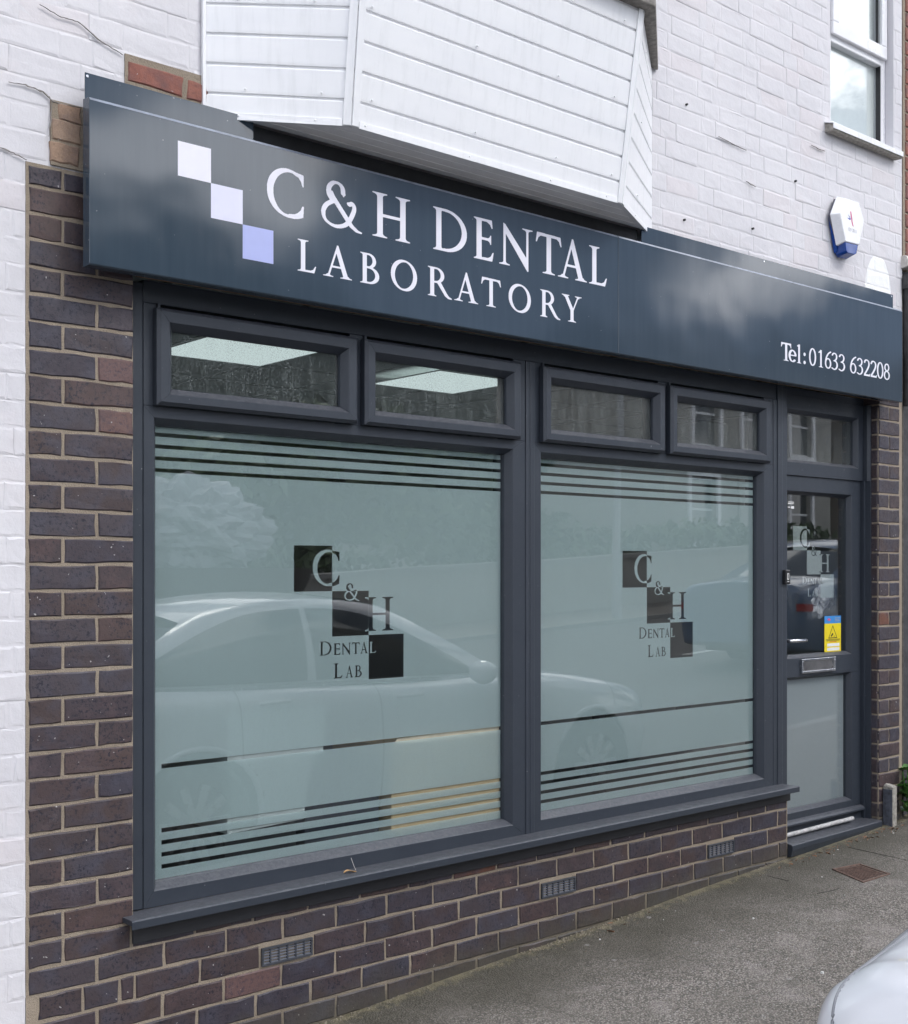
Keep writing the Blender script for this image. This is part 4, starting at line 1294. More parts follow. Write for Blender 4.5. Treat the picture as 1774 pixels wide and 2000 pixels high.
# weathered sill ledge over the cladding, and the bay light above it (just out of frame)
def ring_at(z, o_):
    b = bayx(BZ1)
    return [(b[0][0] - o_ * .9, -.001, z), (b[1][0] - o_ * .45, b[1][1] - o_, z), (b[2][0] + o_ * .45, b[2][1] - o_, z), (b[3][0] + o_ * .9, -.001, z)]
m = MB(); lo, hi = ring_at(BZ1, .045), ring_at(BZ1 + .05, .045)
m.add(lo + hi, [(3, 2, 1, 0), (4, 5, 6, 7), (0, 1, 5, 4), (1, 2, 6, 5), (2, 3, 7, 6), (3, 0, 4, 7)])
m.build('sill_ledge', M_LEAD, bay, .006)
for sg in range(3):
    p, q = [Vector((v[0], v[1])) for v in (ring_at(0, -.02)[sg], ring_at(0, -.02)[sg + 1])]
    e = (q - p); L = e.length; e /= L; nr = Vector((e.y, -e.x))
    def pt(t, d, z): v = p + e * t + nr * d; return (v.x, v.y, z)
    def bx(t0, t1, d0, d1, z0, z1, name, mat):
        A = [pt(t0, d0, z0), pt(t1, d0, z0), pt(t1, d1, z0), pt(t0, d1, z0)]; B = [pt(t0, d0, z1), pt(t1, d0, z1), pt(t1, d1, z1), pt(t0, d1, z1)]
        return MB().add(A + B, [(0, 1, 2, 3), (7, 6, 5, 4)] + [(k, (k + 1) % 4, 4 + (k + 1) % 4, 4 + k) for k in range(4)]).build(name, mat, bay)
    z0, z1 = BZ1 + .052, 4.75
    bx(.003, L - .003, 0, -.05, z0, z0 + .07, 'window_frame', M_WFRAME); bx(.003, L - .003, 0, -.05, z1 - .07, z1, 'window_frame', M_WFRAME)
    bx(.003, .065, 0, -.05, z0 + .071, z1 - .071, 'window_frame', M_WFRAME); bx(L - .065, L - .003, 0, -.05, z0 + .071, z1 - .071, 'window_frame', M_WFRAME)
    bx(.066, L - .066, -.02, -.026, z0 + .071, z1 - .071, 'window_pane', M_GLASS)

# =================================================================== UPSTAIRS WINDOW
up = thing('upstairs_window', (5.51, .06, 3.6), 'white plastic upstairs window with projecting stone sill above the alarm box', 'window')
def wb(name, a, b, bevel=.004, mat=None, par=up): return MB().box(a, b).build(name, mat or M_WFRAME, par, bevel)
u0, u1 = UW[0] + .002, UW[1] + .0
YU = .05
wb('frame', (u0, YU, 3.603), (u0 + .075, .12, 4.748)); wb('frame', (u1 - .04, YU, 3.603), (u1 - .001, .12, 4.748))
wb('frame', (u0 + .0755, YU, 3.603), (u1 - .0405, .12, 3.645)); wb('frame', (u0 + .0755, YU, 4.03), (u1 - .0405, .12, 4.075))
sashu = wb('opening_sash', (u0 + .066, YU - .018, 4.062), (u1 - .012, YU - .0005, 4.125))
wb('sash_rail', (u0 + .066, YU - .018, 4.1255), (u0 + .122, YU - .0005, 4.745), .004, None, sashu); wb('sash_rail', (u1 - .060, YU - .018, 4.1255), (u1 - .012, YU - .0005, 4.745), .004, None, sashu)
pane('window_pane', up, u0 + .075, u1 - .04, 3.645, 4.03, YU + .03, M_GLASS); pane('window_pane', up, u0 + .118, u1 - .055, 4.12, 4.745, YU + .02, M_GLASS)
wb('gasket', (u1 - .0625, YU + .005, 4.126), (u1 - .0605, YU + .019, 4.744), 0, M_BLKPL); wb('gasket', (u1 - .0445, YU + .004, 3.646), (u1 - .0408, YU + .029, 4.029), 0, M_BLKPL)
wb('roller_blind', (u0 + .076, .0865, 3.646), (u1 - .042, .089, 4.748), 0, flat('white_blind', (.88, .89, .89), .8, var=.02))
s = MB(); s.prism([(.05, 3.603), (.05, 3.572), (.0, 3.545), (-.036, 3.543), (-.040, 3.549), (-.040, 3.571), (-.036, 3.575)], 'x', 5.178, 5.806)
s.build('stone_sill', M_STONE, up, .002)
s = MB(); s.prism([(.049, 3.6062), (.049, 3.6035), (-.0435, 3.5755), (-.0435, 3.553), (-.0455, 3.553), (-.0455, 3.578)], 'x', 5.172, 5.808); s.build('sill_cover', M_WFRAME, up, .0006)

# =================================================================== ALARM BOX
al = thing('alarm_box', (5.31, -.01, 2.97), 'white hexagonal burglar alarm box with a blue base below the upstairs window', 'alarm box')
hexf = [(5.250, 3.228), (5.368, 3.230), (5.412, 3.152), (5.368, 3.028), (5.250, 3.024), (5.202, 3.148)]
hexb = [(5.236, 3.246), (5.384, 3.247), (5.436, 3.152), (5.386, 3.010), (5.232, 3.008), (5.180, 3.148)]
def hexpr(name, A, ya, B, yb, mat, bev, par):
    n = len(A)
    return MB().add([(x, ya, z) for x, z in A] + [(x, yb, z) for x, z in B], [tuple(range(n)), tuple(range(n, 2*n))[::-1]] + [(i, (i + 1) % n, n + (i + 1) % n, n + i) for i in range(n)]).build(name, mat, par, bev)
hexpr('cover', hexf, -.062, hexb, -.020, M_ALARMW, .003, al)
bl = [(5.192, 3.135), (5.238, 3.0065), (5.382, 3.0085), (5.428, 3.138), (5.374, 2.980), (5.350, 2.968), (5.262, 2.966), (5.246, 2.976)]
lowf = [(5.252, 3.022), (5.366, 3.026), (5.352, 2.984), (5.336, 2.976), (5.274, 2.974), (5.262, 2.981)]
lowb = [(5.246, 3.022), (5.374, 3.026), (5.362, 2.972), (5.340, 2.962), (5.268, 2.960), (5.252, 2.970)]
hexpr('blue_lens', lowf, -.058, lowb, -.006, M_ALARMB, .002, al)
hexpr('blue_lens', [(5.198, 3.14), (5.246, 2.985), (5.246, 3.024)], -.019, [(5.192, 3.14), (5.242, 2.975), (5.25, 3.03)], -.004, M_ALARMB, .0, al)
hexpr('back_plate', [(5.31 + (x - 5.31) * .93, 3.128 + (z - 3.128) * .93) for x, z in hexb], -.0195, [(5.31 + (x - 5.31) * .93, 3.128 + (z - 3.128) * .93) for x, z in hexb], -.004, M_ALARMD, .001, al)
yq = -.0626
sheet('logo', [[(5.288, 3.172), (5.296, 3.176), (5.305, 3.150), (5.309, 3.128), (5.318, 3.105), (5.308, 3.108), (5.300, 3.125), (5.296, 3.140)]], yq, M_PINK, al)
sheet('logo', [[(5.262, 3.138), (5.292, 3.142), (5.294, 3.136), (5.285, 3.131)], [(5.268, 3.156), (5.288, 3.146), (5.286, 3.141)]], yq, M_BLUEP, al)
for ch, a in (('0', 5.274), ('2', 5.283), ('9', 5.292), ('2', 5.306), ('0', 5.315)):
    place('digit', fill('digit', glyph_loops(ch, a, 3.078, .0082, .017), yq, M_GREYP, .0003), al)
for a in range(3): sheet('digit', [rect(5.324 + a * .009, 5.331 + a * .009, 3.078, 3.094)], yq, flat('faint_print', (.74, .74, .76), .4), al)

# =================================================================== NEIGHBOUR, PIPE, POST, PLANT
nb = thing('neighbour_wall', (7.5, .1, .2), 'dark grey rendered neighbouring wall with red brick above at the photo edge', 'wall')
M_REND = flat('dark_grey_render', (0.055, 0.056, 0.060), .9, var=.3, scale=14, bump=.004, bscale=70)
MB().box((5.9005, .02, -.1), (9.5, .3, 3.0)).build('render', M_REND, nb)
MB().box((5.8815, .004, .1), (5.9000, .2, 2.95)).build('timber_edge', flat('weathered_edge_board', (.075, .066, .056), .9, var=.5, scale=40, bump=.004, bscale=40), nb, .004)
MB().box((5.8905, .005, 3.0005), (9.5, .3, 4.9)).build('mortar', M_MORTAR, nb)
row = 0
while 3.0 + row * PITCH < 4.85:
    za = 3.0 + row * PITCH
    x = 5.915 if row % 2 else 5.915 - .05
    while x < 6.6:
        xa = max(x, 5.915); L = x + .207 - xa - JT
        place('brick', brick_mesh(round(L, 3), round(PITCH - JT, 3), M_RED, .003, .0014, .03, row % 4), nb, (xa + L / 2, -.001, za + PITCH / 2))
        x += .207
    row += 1
s = MB(); s.prism([(.03, 3.07), (-.02, 3.07), (-.035, 3.05), (-.03, 3.012), (.03, 3.0)], 'x', 5.872, 6.4); s.build('stone_corbel', flat('pale_corbel', (.55, .52, .48), .8, var=.25, scale=30), nb, .003)
pipe = thing('drainpipe', (5.905, -.03, .2), 'black iron drainpipe at the right edge of the white wall', 'drainpipe')
MB().tube([(5.908, -.012, 2.30), (5.908, -.012, 2.985)], .022, 12).build('pipe', flat('old_black_iron', (.035, .034, .036), .7, var=.4, scale=40), pipe)
MB().tube([(5.908, -.012, 2.90), (5.908, -.012, 2.97)], .033, 12).build('collar', flat('old_black_iron', (.05, .048, .05), .7, var=.4, scale=40), pipe)

post = thing('concrete_stub', (5.708, -.03, .16), 'short weathered concrete stub standing at the foot of the narrow brick pier', 'post')
s = MB(); s.prism([(5.687, -.056), (5.731, -.054), (5.731, .0), (5.690, .0)], 'z', .10, .366)
s.add([(5.690, -.001, .3662), (5.731, -.001, .3662), (5.729, -.012, .376), (5.700, -.008, .380), (5.690, -.055, .3664), (5.731, -.054, .3664)], [(0, 1, 2, 3), (0, 3, 4), (1, 5, 2), (2, 5, 4, 3)])
s.build('shaft', M_STONE, post, .004)
MB().box((5.6845, -.053, .12), (5.6868, -.003, .352)).build('painted_side', M_DKSTONE, post, .0008)
plant = thing('weed_plant', (5.90, -.03, .18), 'bright green broad leaved weed growing beside the concrete stub', 'plant')
M_LEAF = NT('weed_leaf')
M_LEAF.p(Base_Color=M_LEAF.mix(M_LEAF.noise(40, 4), (.045, .13, .03), (.11, .26, .055)), Roughness=.4)
M_LEAF.set(M_LEAF.b.inputs['Subsurface Weight'], .0)
M_LEAF = M_LEAF.m
def leafmesh(L, W_, cup):
    vs, fs = [], []
    for i in range(7):
        t = i / 6; wv = W_ * math.sin(math.pi * min(1, t * .92 + .06)) ** .8
        for q in (-1, -.5, 0, .5, 1):
            vs.append((wv * q, L * t, cup * (q * q * .6 - .1) * W_ - .35 * L * t * t + .004 * math.sin(i * 2 + q * 5)))
    for i in range(6):
        for j in range(4): fs.append((i*5+j, i*5+j+1, i*5+j+6, i*5+j+5))
    return mesh_from('leaf', vs, fs, M_LEAF, True)
LM = [leafmesh(.075, .028, .8), leafmesh(.06, .024, .5), leafmesh(.085, .03, 1.0)]
for k in range(34):
    a = random.uniform(0, 2 * math.pi); hgt = random.uniform(.02, .25)
    c = Vector((5.88 + .05 * math.cos(a) * random.random() + .0, -.035 + .03 * math.sin(a) * random.random(), gz(5.9) + .02 + hgt))
    o = place('leaf', LM[k % 3], plant, c)
    o.rotation_euler = (random.uniform(-.2, .9), random.uniform(-.4, .4), a)
    o.scale = [random.uniform(.75, 1.15)] * 3
for k in range(7):
    a = k * .9
    MB().tube([(5.89, -.03, gz(5.9)), (5.885 + .02 * math.cos(a), -.035 + .015 * math.sin(a), gz(5.9) + .12), (5.88 + .045 * math.cos(a), -.035 + .03 * math.sin(a), gz(5.9) + .25)], [.004, .003, .002], 6).build('stem', M_LEAF, plant)

# =================================================================== SMALL THINGS ON THE GROUND AND SILL
cov = thing('stopcock_cover', (4.913, -.348, gz(4.913) - .006), 'small square rusty stopcock cover set in the pavement outside the door', 'manhole cover')
cc = [(4.866, -.232), (5.022, -.274), (4.976, -.452), (4.788, -.432)]
def lerp2(u, v):
    a = Vector(cc[0]).lerp(Vector(cc[1]), u); b = Vector(cc[3]).lerp(Vector(cc[2]), u); return a.lerp(b, v)
def quad(u0, u1, v0, v1, z0, z1, name, mat, bev=.001):
    P4 = [lerp2(u0, v0), lerp2(u1, v0), lerp2(u1, v1), lerp2(u0, v1)]
    return MB().add([GP(p.x, p.y, z0) for p in P4] + [GP(p.x, p.y, z1) for p in P4], [(3, 2, 1, 0), (4, 5, 6, 7), (0, 1, 5, 4), (1, 2, 6, 5), (2, 3, 7, 6), (3, 0, 4, 7)]).build(name, mat, cov, bev)
for (a, b, c, d) in ((0, 1, 0, .05), (0, 1, .95, 1), (0, .05, .051, .949), (.95, 1, .051, .949)): quad(a, b, c, d, -.01, .008, 'frame', M_RUSTY)
quad(.06, .94, .06, .94, -.01, .003, 'plate', M_RUSTY)
for k in range(12): quad(.09 + .07 * k, .125 + .07 * k, .10, .90, .002, .0062, 'rib', M_RUSTY, .0005)

lf = thing('dry_leaf', (2.39, -.01, .457), 'curled dry tan leaf caught on the grey window sill', 'leaf')
M_DRY = flat('dry_leaf', (.42, .26, .12), .8, var=.25, scale=60)
vs, fs = [], []
for i in range(8):
    t = i / 7
    for q in (-1, 0, 1): vs.append((2.355 + .05 * t, -.012 + .009 * q * math.sin(math.pi * (t * .9 + .05)), .4585 + .004 * abs(q) + .004 * math.sin(t * 5)))
for i in range(7):
    for j in range(2): fs.append((i*3+j, i*3+j+1, i*3+j+4, i*3+j+3))
place('blade', mesh_from('blade', vs, fs, M_DRY), lf)
MB().tube([(2.405, -.010, .461), (2.408, .002, .468), (2.409, .022, .495)], .0008, 5).build('stalk', flat('web_thread', (.5, .48, .45), .7), lf)

pv = [o for o in sc.objects if o.name == 'pavement'][0]
for pts, wd in (([(5.232, -.06), (5.228, -.2), (5.222, -.4), (5.20, -.62)], .006), ([(4.597, -.05), (4.594, -.12), (4.596, -.19)], .005), ([(4.66, -.40), (4.60, -.395), (4.53, -.372)], .007)):
    crack('crack', pts, wd, pv, 'ground')
# litter along the wall foot: grit, dead leaves, twigs, white chips
lit = MB(); litw = MB(); litl = MB()
def chip(m, x, y, z, r, flatk=.45):
    a = random.uniform(0, 6.28); k = random.randint(4, 6)
    pts = [(x + r * random.uniform(.6, 1.2) * math.cos(a + 6.28 * i / k), y + r * random.uniform(.6, 1.2) * math.sin(a + 6.28 * i / k)) for i in range(k)]
    top = (x, y, z + r * flatk * 1.6)
    m.add([(p[0], p[1], z - .002) for p in pts] + [(x + (p[0]-x)*.7, y + (p[1]-y)*.7, z + r * flatk) for p in pts] + [top], [(i, (i+1) % k, k + (i+1) % k, k + i) for i in range(k)] + [(k + i, k + (i+1) % k, 2*k) for i in range(k)])
for k in range(1500):
    x = random.uniform(2.2, 5.75); y = -abs(random.gauss(0, .028)) - .002
    if x > 4.86: y -= .015
    chip(lit, *GP(x, y, .010 * math.exp(-(y/.05)**2)), random.uniform(.0012, .005))
for k in range(900):
    x = random.uniform(2.2, 6.4); y = -random.uniform(.02, 1.3)
    chip(lit, *GP(x, y), random.uniform(.001, .0026))
for k in range(72):
    x = random.uniform(4.7, 5.8) if k < 34 else random.uniform(2.6, 6.2); y = -abs(random.gauss(0, .05)) - .02 if k < 40 else -random.uniform(.05, 1.25)
    chip(litw, *GP(x, y), random.uniform(.002, .0065) * (1.4 if random.random() < .2 else 1))
def deadleaf(m, x, y, z, r):
    a = random.uniform(0, 6.28); ca, sa = math.cos(a), math.sin(a); vs, fs = [], []
    for i in range(5):
        t = i / 4 - .5
        for q in (-1, 0, 1):
            u, v = 2 * r * t, r * .55 * q * math.cos(t * 2.6)
            vs.append((x + u * ca - v * sa, y + u * sa + v * ca, z + .002 + r * .35 * abs(q) + r * .25 * math.sin(3 * t + q)))
    for i in range(4):
        for j in range(2): fs.append((i*3+j, i*3+j+1, i*3+j+4, i*3+j+3))
    m.add(vs, fs)
for k in range(110):
    x = random.uniform(4.75, 5.8) if k < 70 else random.uniform(2.8, 4.9); y = -abs(random.gauss(0, .03)) - (.03 if x > 4.86 else .006)
    deadleaf(litl, *GP(x, y), random.uniform(.006, .015))
for k in range(26):
    x = random.uniform(4.8, 5.7); y = -abs(random.gauss(0, .03)) - .03; a = random.uniform(-.5, .5); L = random.uniform(.02, .09)
    p = GP(x, y, .006); litl.tube([p, (p[0] + L * .5 * math.cos(a), p[1] + L * .5 * math.sin(a), p[2] + .006), (p[0] + L * math.cos(a + .2), p[1] + L * math.sin(a + .2), p[2])], .0011, 5)
tag(lit.build('gravel_grit', flat('grit', (.24, .21, .16), .95, var=.45, scale=200)), 'fine grit and crumbs gathered along the foot of the wall', 'grit', kind='stuff')
tag(litw.build('litter_chips', flat('white_chips', (.66, .65, .63), .8, var=.2, scale=120)), 'small white chips scattered on the pavement', 'litter', kind='stuff')
tag(litl.build('dead_leaves', flat('dead_leaves', (.22, .12, .07), .85, var=.5, scale=70)), 'dead leaves and twigs gathered in front of the doorstep', 'leaves', kind='stuff')

# =================================================================== INSIDE THE SHOP
M_IWALL = flat('interior_wall', (.42, .44, .43), .8, var=.04, scale=3)
M_IFLOOR = flat('interior_floor', (.07, .075, .085), .6, var=.15, scale=8)
IX0, IX1, IY0, IY1, IZ0, IZ1 = .6, 7.2, .30, 7.0, .20, 2.5
tag(MB().box((IX0, .16, IZ0 - .06), (IX1, IY1, IZ0)).build('shop_floor', M_IFLOOR), kind='structure')
tag(MB().box((IX0, IY1, IZ0), (IX1, IY1 + .1, 2.7)).build('shop_back_wall', M_IWALL), kind='structure')
tag(MB().box((IX0 - .1, .27, IZ0), (IX0, IY1, 2.7)).build('shop_side_wall', M_IWALL), kind='structure')
tag(MB().box((IX1, .31, IZ0), (IX1 + .1, IY1, 2.7)).build('shop_side_wall', M_IWALL), kind='structure')
ceil = MB().box((IX0, .131, 2.535), (IX1, IY1, 2.56)).build('shop_ceiling', M_IWALL); tag(ceil, kind='structure')
M_TILE = flat('mineral_tile', (.34, .36, .35), .9, var=.06, scale=20, bump=.002, bscale=120)
tile = MB().box((-.291, -.291, 0), (.291, .291, .014)).build('ceiling_tile', M_TILE, ceil)
tile_me = tile.data; bpy.data.objects.remove(tile)
M_GRID = flat('ceiling_grid', (.12, .125, .125), .5)
LIGHTS = {(0, 0), (2.3333, 0)}
lit_tiles = [(3.035, 1.80), (4.415, 1.90), (4.235, 4.80), (2.0, 4.2)]
gx0, gy0 = 3.035, 1.80
for i in range(-3, 7):
    for j in range(-2, 8):
        x, y = gx0 + i * .6, gy0 + j * .6
        if any(abs(x - a) < .59 and abs(y - b) < .59 for a, b in lit_tiles) : continue
        place('ceiling_tile', tile_me, ceil, (x, y, 2.503))
gm = MB()
for i in range(-4, 8): gm.box((gx0 - .3 + i * .6 - .012 + .0, .2, 2.4985), (gx0 - .3 + i * .6 + .012, IY1, 2.5025))
for j in range(-2, 9): gm.box((IX0, gy0 - .3 + j * .6 - .012, 2.4975), (IX1, gy0 - .3 + j * .6 + .012, 2.4983))
gm.build('ceiling_grid', M_GRID, ceil)
n_ = NT('lit_diffuser'); n_.p(Base_Color=(.8, .85, .85), Emission_Color=(.86, 1.0, 1.0), Emission_Strength=0.52); M_LED = n_.m
names = ['square lit ceiling panel seen through the leftmost top light', 'square lit ceiling panel seen through the second top light', 'far lit ceiling panel glimpsed through the upper clear stripes', 'lit ceiling panel deep in the shop behind the left window']
for (x, y), lb in zip(lit_tiles, names):
    t = thing('ceiling_light', (x, y, 2.49), lb, 'ceiling light', 'lit ceiling panels inside the shop')
    MB().box((x - .295, y - .295, 2.4935), (x + .295, y + .295, 2.4965)).build('diffuser', M_LED, t)
    m = MB(); e = .300
    for a, b in (((x - e, y - e), (x + e, y - .2955)), ((x - e, y + .2955), (x + e, y + e)), ((x - e, y - .2954), (x - .2955, y + .2954)), ((x + .2955, y - .2954), (x + e, y + .2954))): m.box((a[0], a[1], 2.491), (b[0], b[1], 2.4968))
    m.build('rim', M_WFRAME, t)
# things standing behind the film
M_CARD = flat('brown_cardboard', (.48, .355, .20), .85, var=.06, scale=12)
bx_ = thing('cardboard_box', (2.93, .28, .2), 'brown cardboard box behind the lower right of the left window', 'box')
MB().box((2.632, .0925, .21), (3.225, .45, .836)).build('body', M_CARD, bx_, .004)
MB().add([(2.64, .095, .8365), (3.22, .098, .8365), (3.20, .0935, .872), (2.66, .094, .862), (2.64, .098, .8365), (3.22, .101, .8365), (3.20, .0965, .872), (2.66, .097, .862)], [(0, 1, 2, 3), (7, 6, 5, 4), (0, 4, 5, 1), (1, 5, 6, 2), (2, 6, 7, 3), (3, 7, 4, 0)]).build('flap', flat('pale_card', (.68, .58, .44), .8, var=.1), bx_)
dsk = thing('white_cabinet', (2.15, .4, .2), 'white cabinet side standing close behind the left window', 'cabinet')
MB().prism([(1.981, .620), (2.269, .632), (2.285, .80), (2.345, .83), (2.352, 1.0), (1.981, 1.0)], 'y', .0915, .58).build('panel', flat('white_melamine', (.40, .44, .44), .5, var=.02), dsk, .002)
MB().box((2.29, .12, .21), (2.60, .58, .80)).build('drawer_front', flat('navy_laminate', (.02, .024, .04), .4), dsk, .003)
MB().box((1.99, .125, .21), (2.26, .58, .618)).build('plinth', flat('dark_laminate', (.012, .013, .016), .4), dsk, .003)
dk2 = thing('dark_worktop', (4.0, .7, .2), 'dark workbench behind the right hand window', 'workbench')
MB().box((3.33, .45, .84), (4.78, 1.1, .88)).build('top', flat('grey_worktop', (.20, .21, .22), .5), dk2, .003)
for (x, y) in ((3.38, .5), (4.73, .5), (3.38, 1.05), (4.73, 1.05)): MB().box((x - .025, y - .025, .21), (x + .025, y + .025, .839)).build('leg', flat('dark_leg', (.06, .06, .07), .5), dk2)
MB().box((3.42, .55, .60), (3.62, .9, .66)).build('red_tray', flat('red_tray', (.35, .03, .03), .4), dk2)

# =================================================================== CARS
def catmull(P, t):
    """P: (n, ...) control rows, t in [0, n-1]"""
    n = len(P); i = int(min(max(math.floor(t), 0), n - 2)); f = t - i
    a, b, c, d = P[max(i - 1, 0)], P[i], P[i + 1], P[min(i + 2, n - 1)]
    return .5 * (2*b + (c - a)*f + (2*a - 5*b + 4*c - d)*f*f + (3*b - a - 3*c + d)*f**3)
CARL = 5.03
# station: x, half width, sill z, belt (shoulder) z, top (centre) z, x-lean of the low part
REAR = [(R(a)) for a in (0, 14, 28, 42, 55, 66, 76, 84)]
STN = [(.26 * (1 - math.cos(a) ** (2 / 3.0)), .885 * math.sin(a) ** (2 / 3.0), .33 - .05 * a, .872, .995, 0) for a in REAR] + [
    (.30, .888, .25, .886, 1.012, 0), (.55, .908, .24, .922, 1.042, 0), (1.0, .93, .22, .952, 1.065, 0),
    (1.7, .932, .21, .945, 1.05, 0), (2.6, .928, .21, .925, 1.03, 0), (3.4, .92, .21, .905, 1.01, 0), (3.9, .91, .22, .88, .985, 0), (4.42, .87, .24, .82, .90, 0), (4.78, .79, .27, .745, .80, 0), (4.96, .62, .30, .66, .70, 0), (5.03, .00, .34, .60, .64, 0)]
def ring(st):
    x, W_, zs, zb, zt, _ = st
    lo = zs
    pts = [(.55 * W_, lo), (.90 * W_, lo + .01), (.965 * W_, lo + .10), (W_, lo + .5 * (zb - lo)), (.992 * W_, zb - .16), (.965 * W_, zb - .03), (.90 * W_, zb + .035), (.78 * W_, zb + .6 * (zt - zb) + .012), (.45 * W_, zt - .008), (0, zt)]
    return np.array([(x, a, z) for a, z in pts])
RINGS = np.array([ring(s) for s in STN])
NU, NV = len(RINGS), RINGS.shape[1]
def body_pt(u, v):
    rows_ = np.array([catmull(RINGS[i], v) for i in range(NU)])
    p = catmull(rows_, u)
    return Vector((float(p[0]), float(max(p[1], 0)), float(p[2])))
def u_at_x(x):
    xs = [s[0] for s in STN]
    lo, hi = 0.0, NU - 1.0
    for _ in range(30):
        m = (lo + hi) / 2
        if catmull(np.array([[q] for q in xs]), m)[0] < x: lo = m
        else: hi = m
    return lo
def patch(u0, u1, v0, v1, nu, nv, off_=0.0, thick=0.0):
    P = [[body_pt(u0 + (u1 - u0) * i / nu, v0 + (v1 - v0) * j / nv) for j in range(nv + 1)] for i in range(nu + 1)]
    Q = []
    for i in range(nu + 1):
        for j in range(nv + 1):
            du = P[min(i + 1, nu)][j] - P[max(i - 1, 0)][j]; dv = P[i][min(j + 1, nv)] - P[i][max(j - 1, 0)]
            nrm = du.cross(dv)
            nrm = nrm.normalized() if nrm.length > 1e-9 else Vector((0, 0, 1))
            c = P[i][j] - Vector((CARL / 2, 0, .55))
            if nrm.dot(c) < 0: nrm = -nrm
            Q.append((P[i][j], nrm))
    vs = [p + nr * off_ for p, nr in Q]
    fs = [(i*(nv+1)+j, (i+1)*(nv+1)+j, (i+1)*(nv+1)+j+1, i*(nv+1)+j+1) for i in range(nu) for j in range(nv)]
    if thick:
        b = len(vs); vs += [p + nr * (off_ - thick) for p, nr in Q]
        bd = [(i, 0) for i in range(nu + 1)] + [(nu, j) for j in range(1, nv + 1)] + [(i, nv) for i in range(nu - 1, -1, -1)] + [(0, j) for j in range(nv - 1, 0, -1)]
        ids = [i*(nv+1)+j for i, j in bd]
        fs += [(ids[k], ids[(k+1) % len(ids)], b + ids[(k+1) % len(ids)], b + ids[k]) for k in range(len(ids))]
    return vs, fs
def mirrored(vs, fs):
    b = len(vs)
    return list(vs) + [Vector((v[0], -v[1], v[2])) for v in vs], list(fs) + [tuple(b + i for i in f)[::-1] for f in fs]
def finish(name, vs, fs, mat, par, pos, smooth=True, merge=True):
    me = mesh_from(name, vs, fs, mat, smooth)
    bm = bmesh.new(); bm.from_mesh(me)
    if merge: bmesh.ops.remove_doubles(bm, verts=bm.verts, dist=.0004)
    bmesh.ops.recalc_face_normals(bm, faces=bm.faces)
    for e in bm.edges:
        if len(e.link_faces) == 2 and e.calc_face_angle(0) > R(38): e.smooth = False
    bm.to_mesh(me); bm.free()
    return place(name, me, par, pos)
def carpaint(name, col):
    n = NT(name); n.p(Base_Color=col, Roughness=.28)
    n.set(n.b.inputs['Coat Weight'], 1.0); n.set(n.b.inputs['Coat Roughness'], .03)
    return n.m
M_TYRE = flat('tyre_rubber', (.02, .02, .021), .8)
M_RIM = flat('alloy_rim', (.5, .5, .52), .3, metal=1.0)
M_CGLASS = flat('dark_car_glass', (.045, .05, .055), .04, spec=.8)
M_TAIL = flat('red_tail_lamp', (.35, .008, .012), .1)
M_LAMP = flat('clear_headlamp', (.6, .62, .65), .08)
WR = .335
WHX = (1.30, 4.22)
ARCH = .385
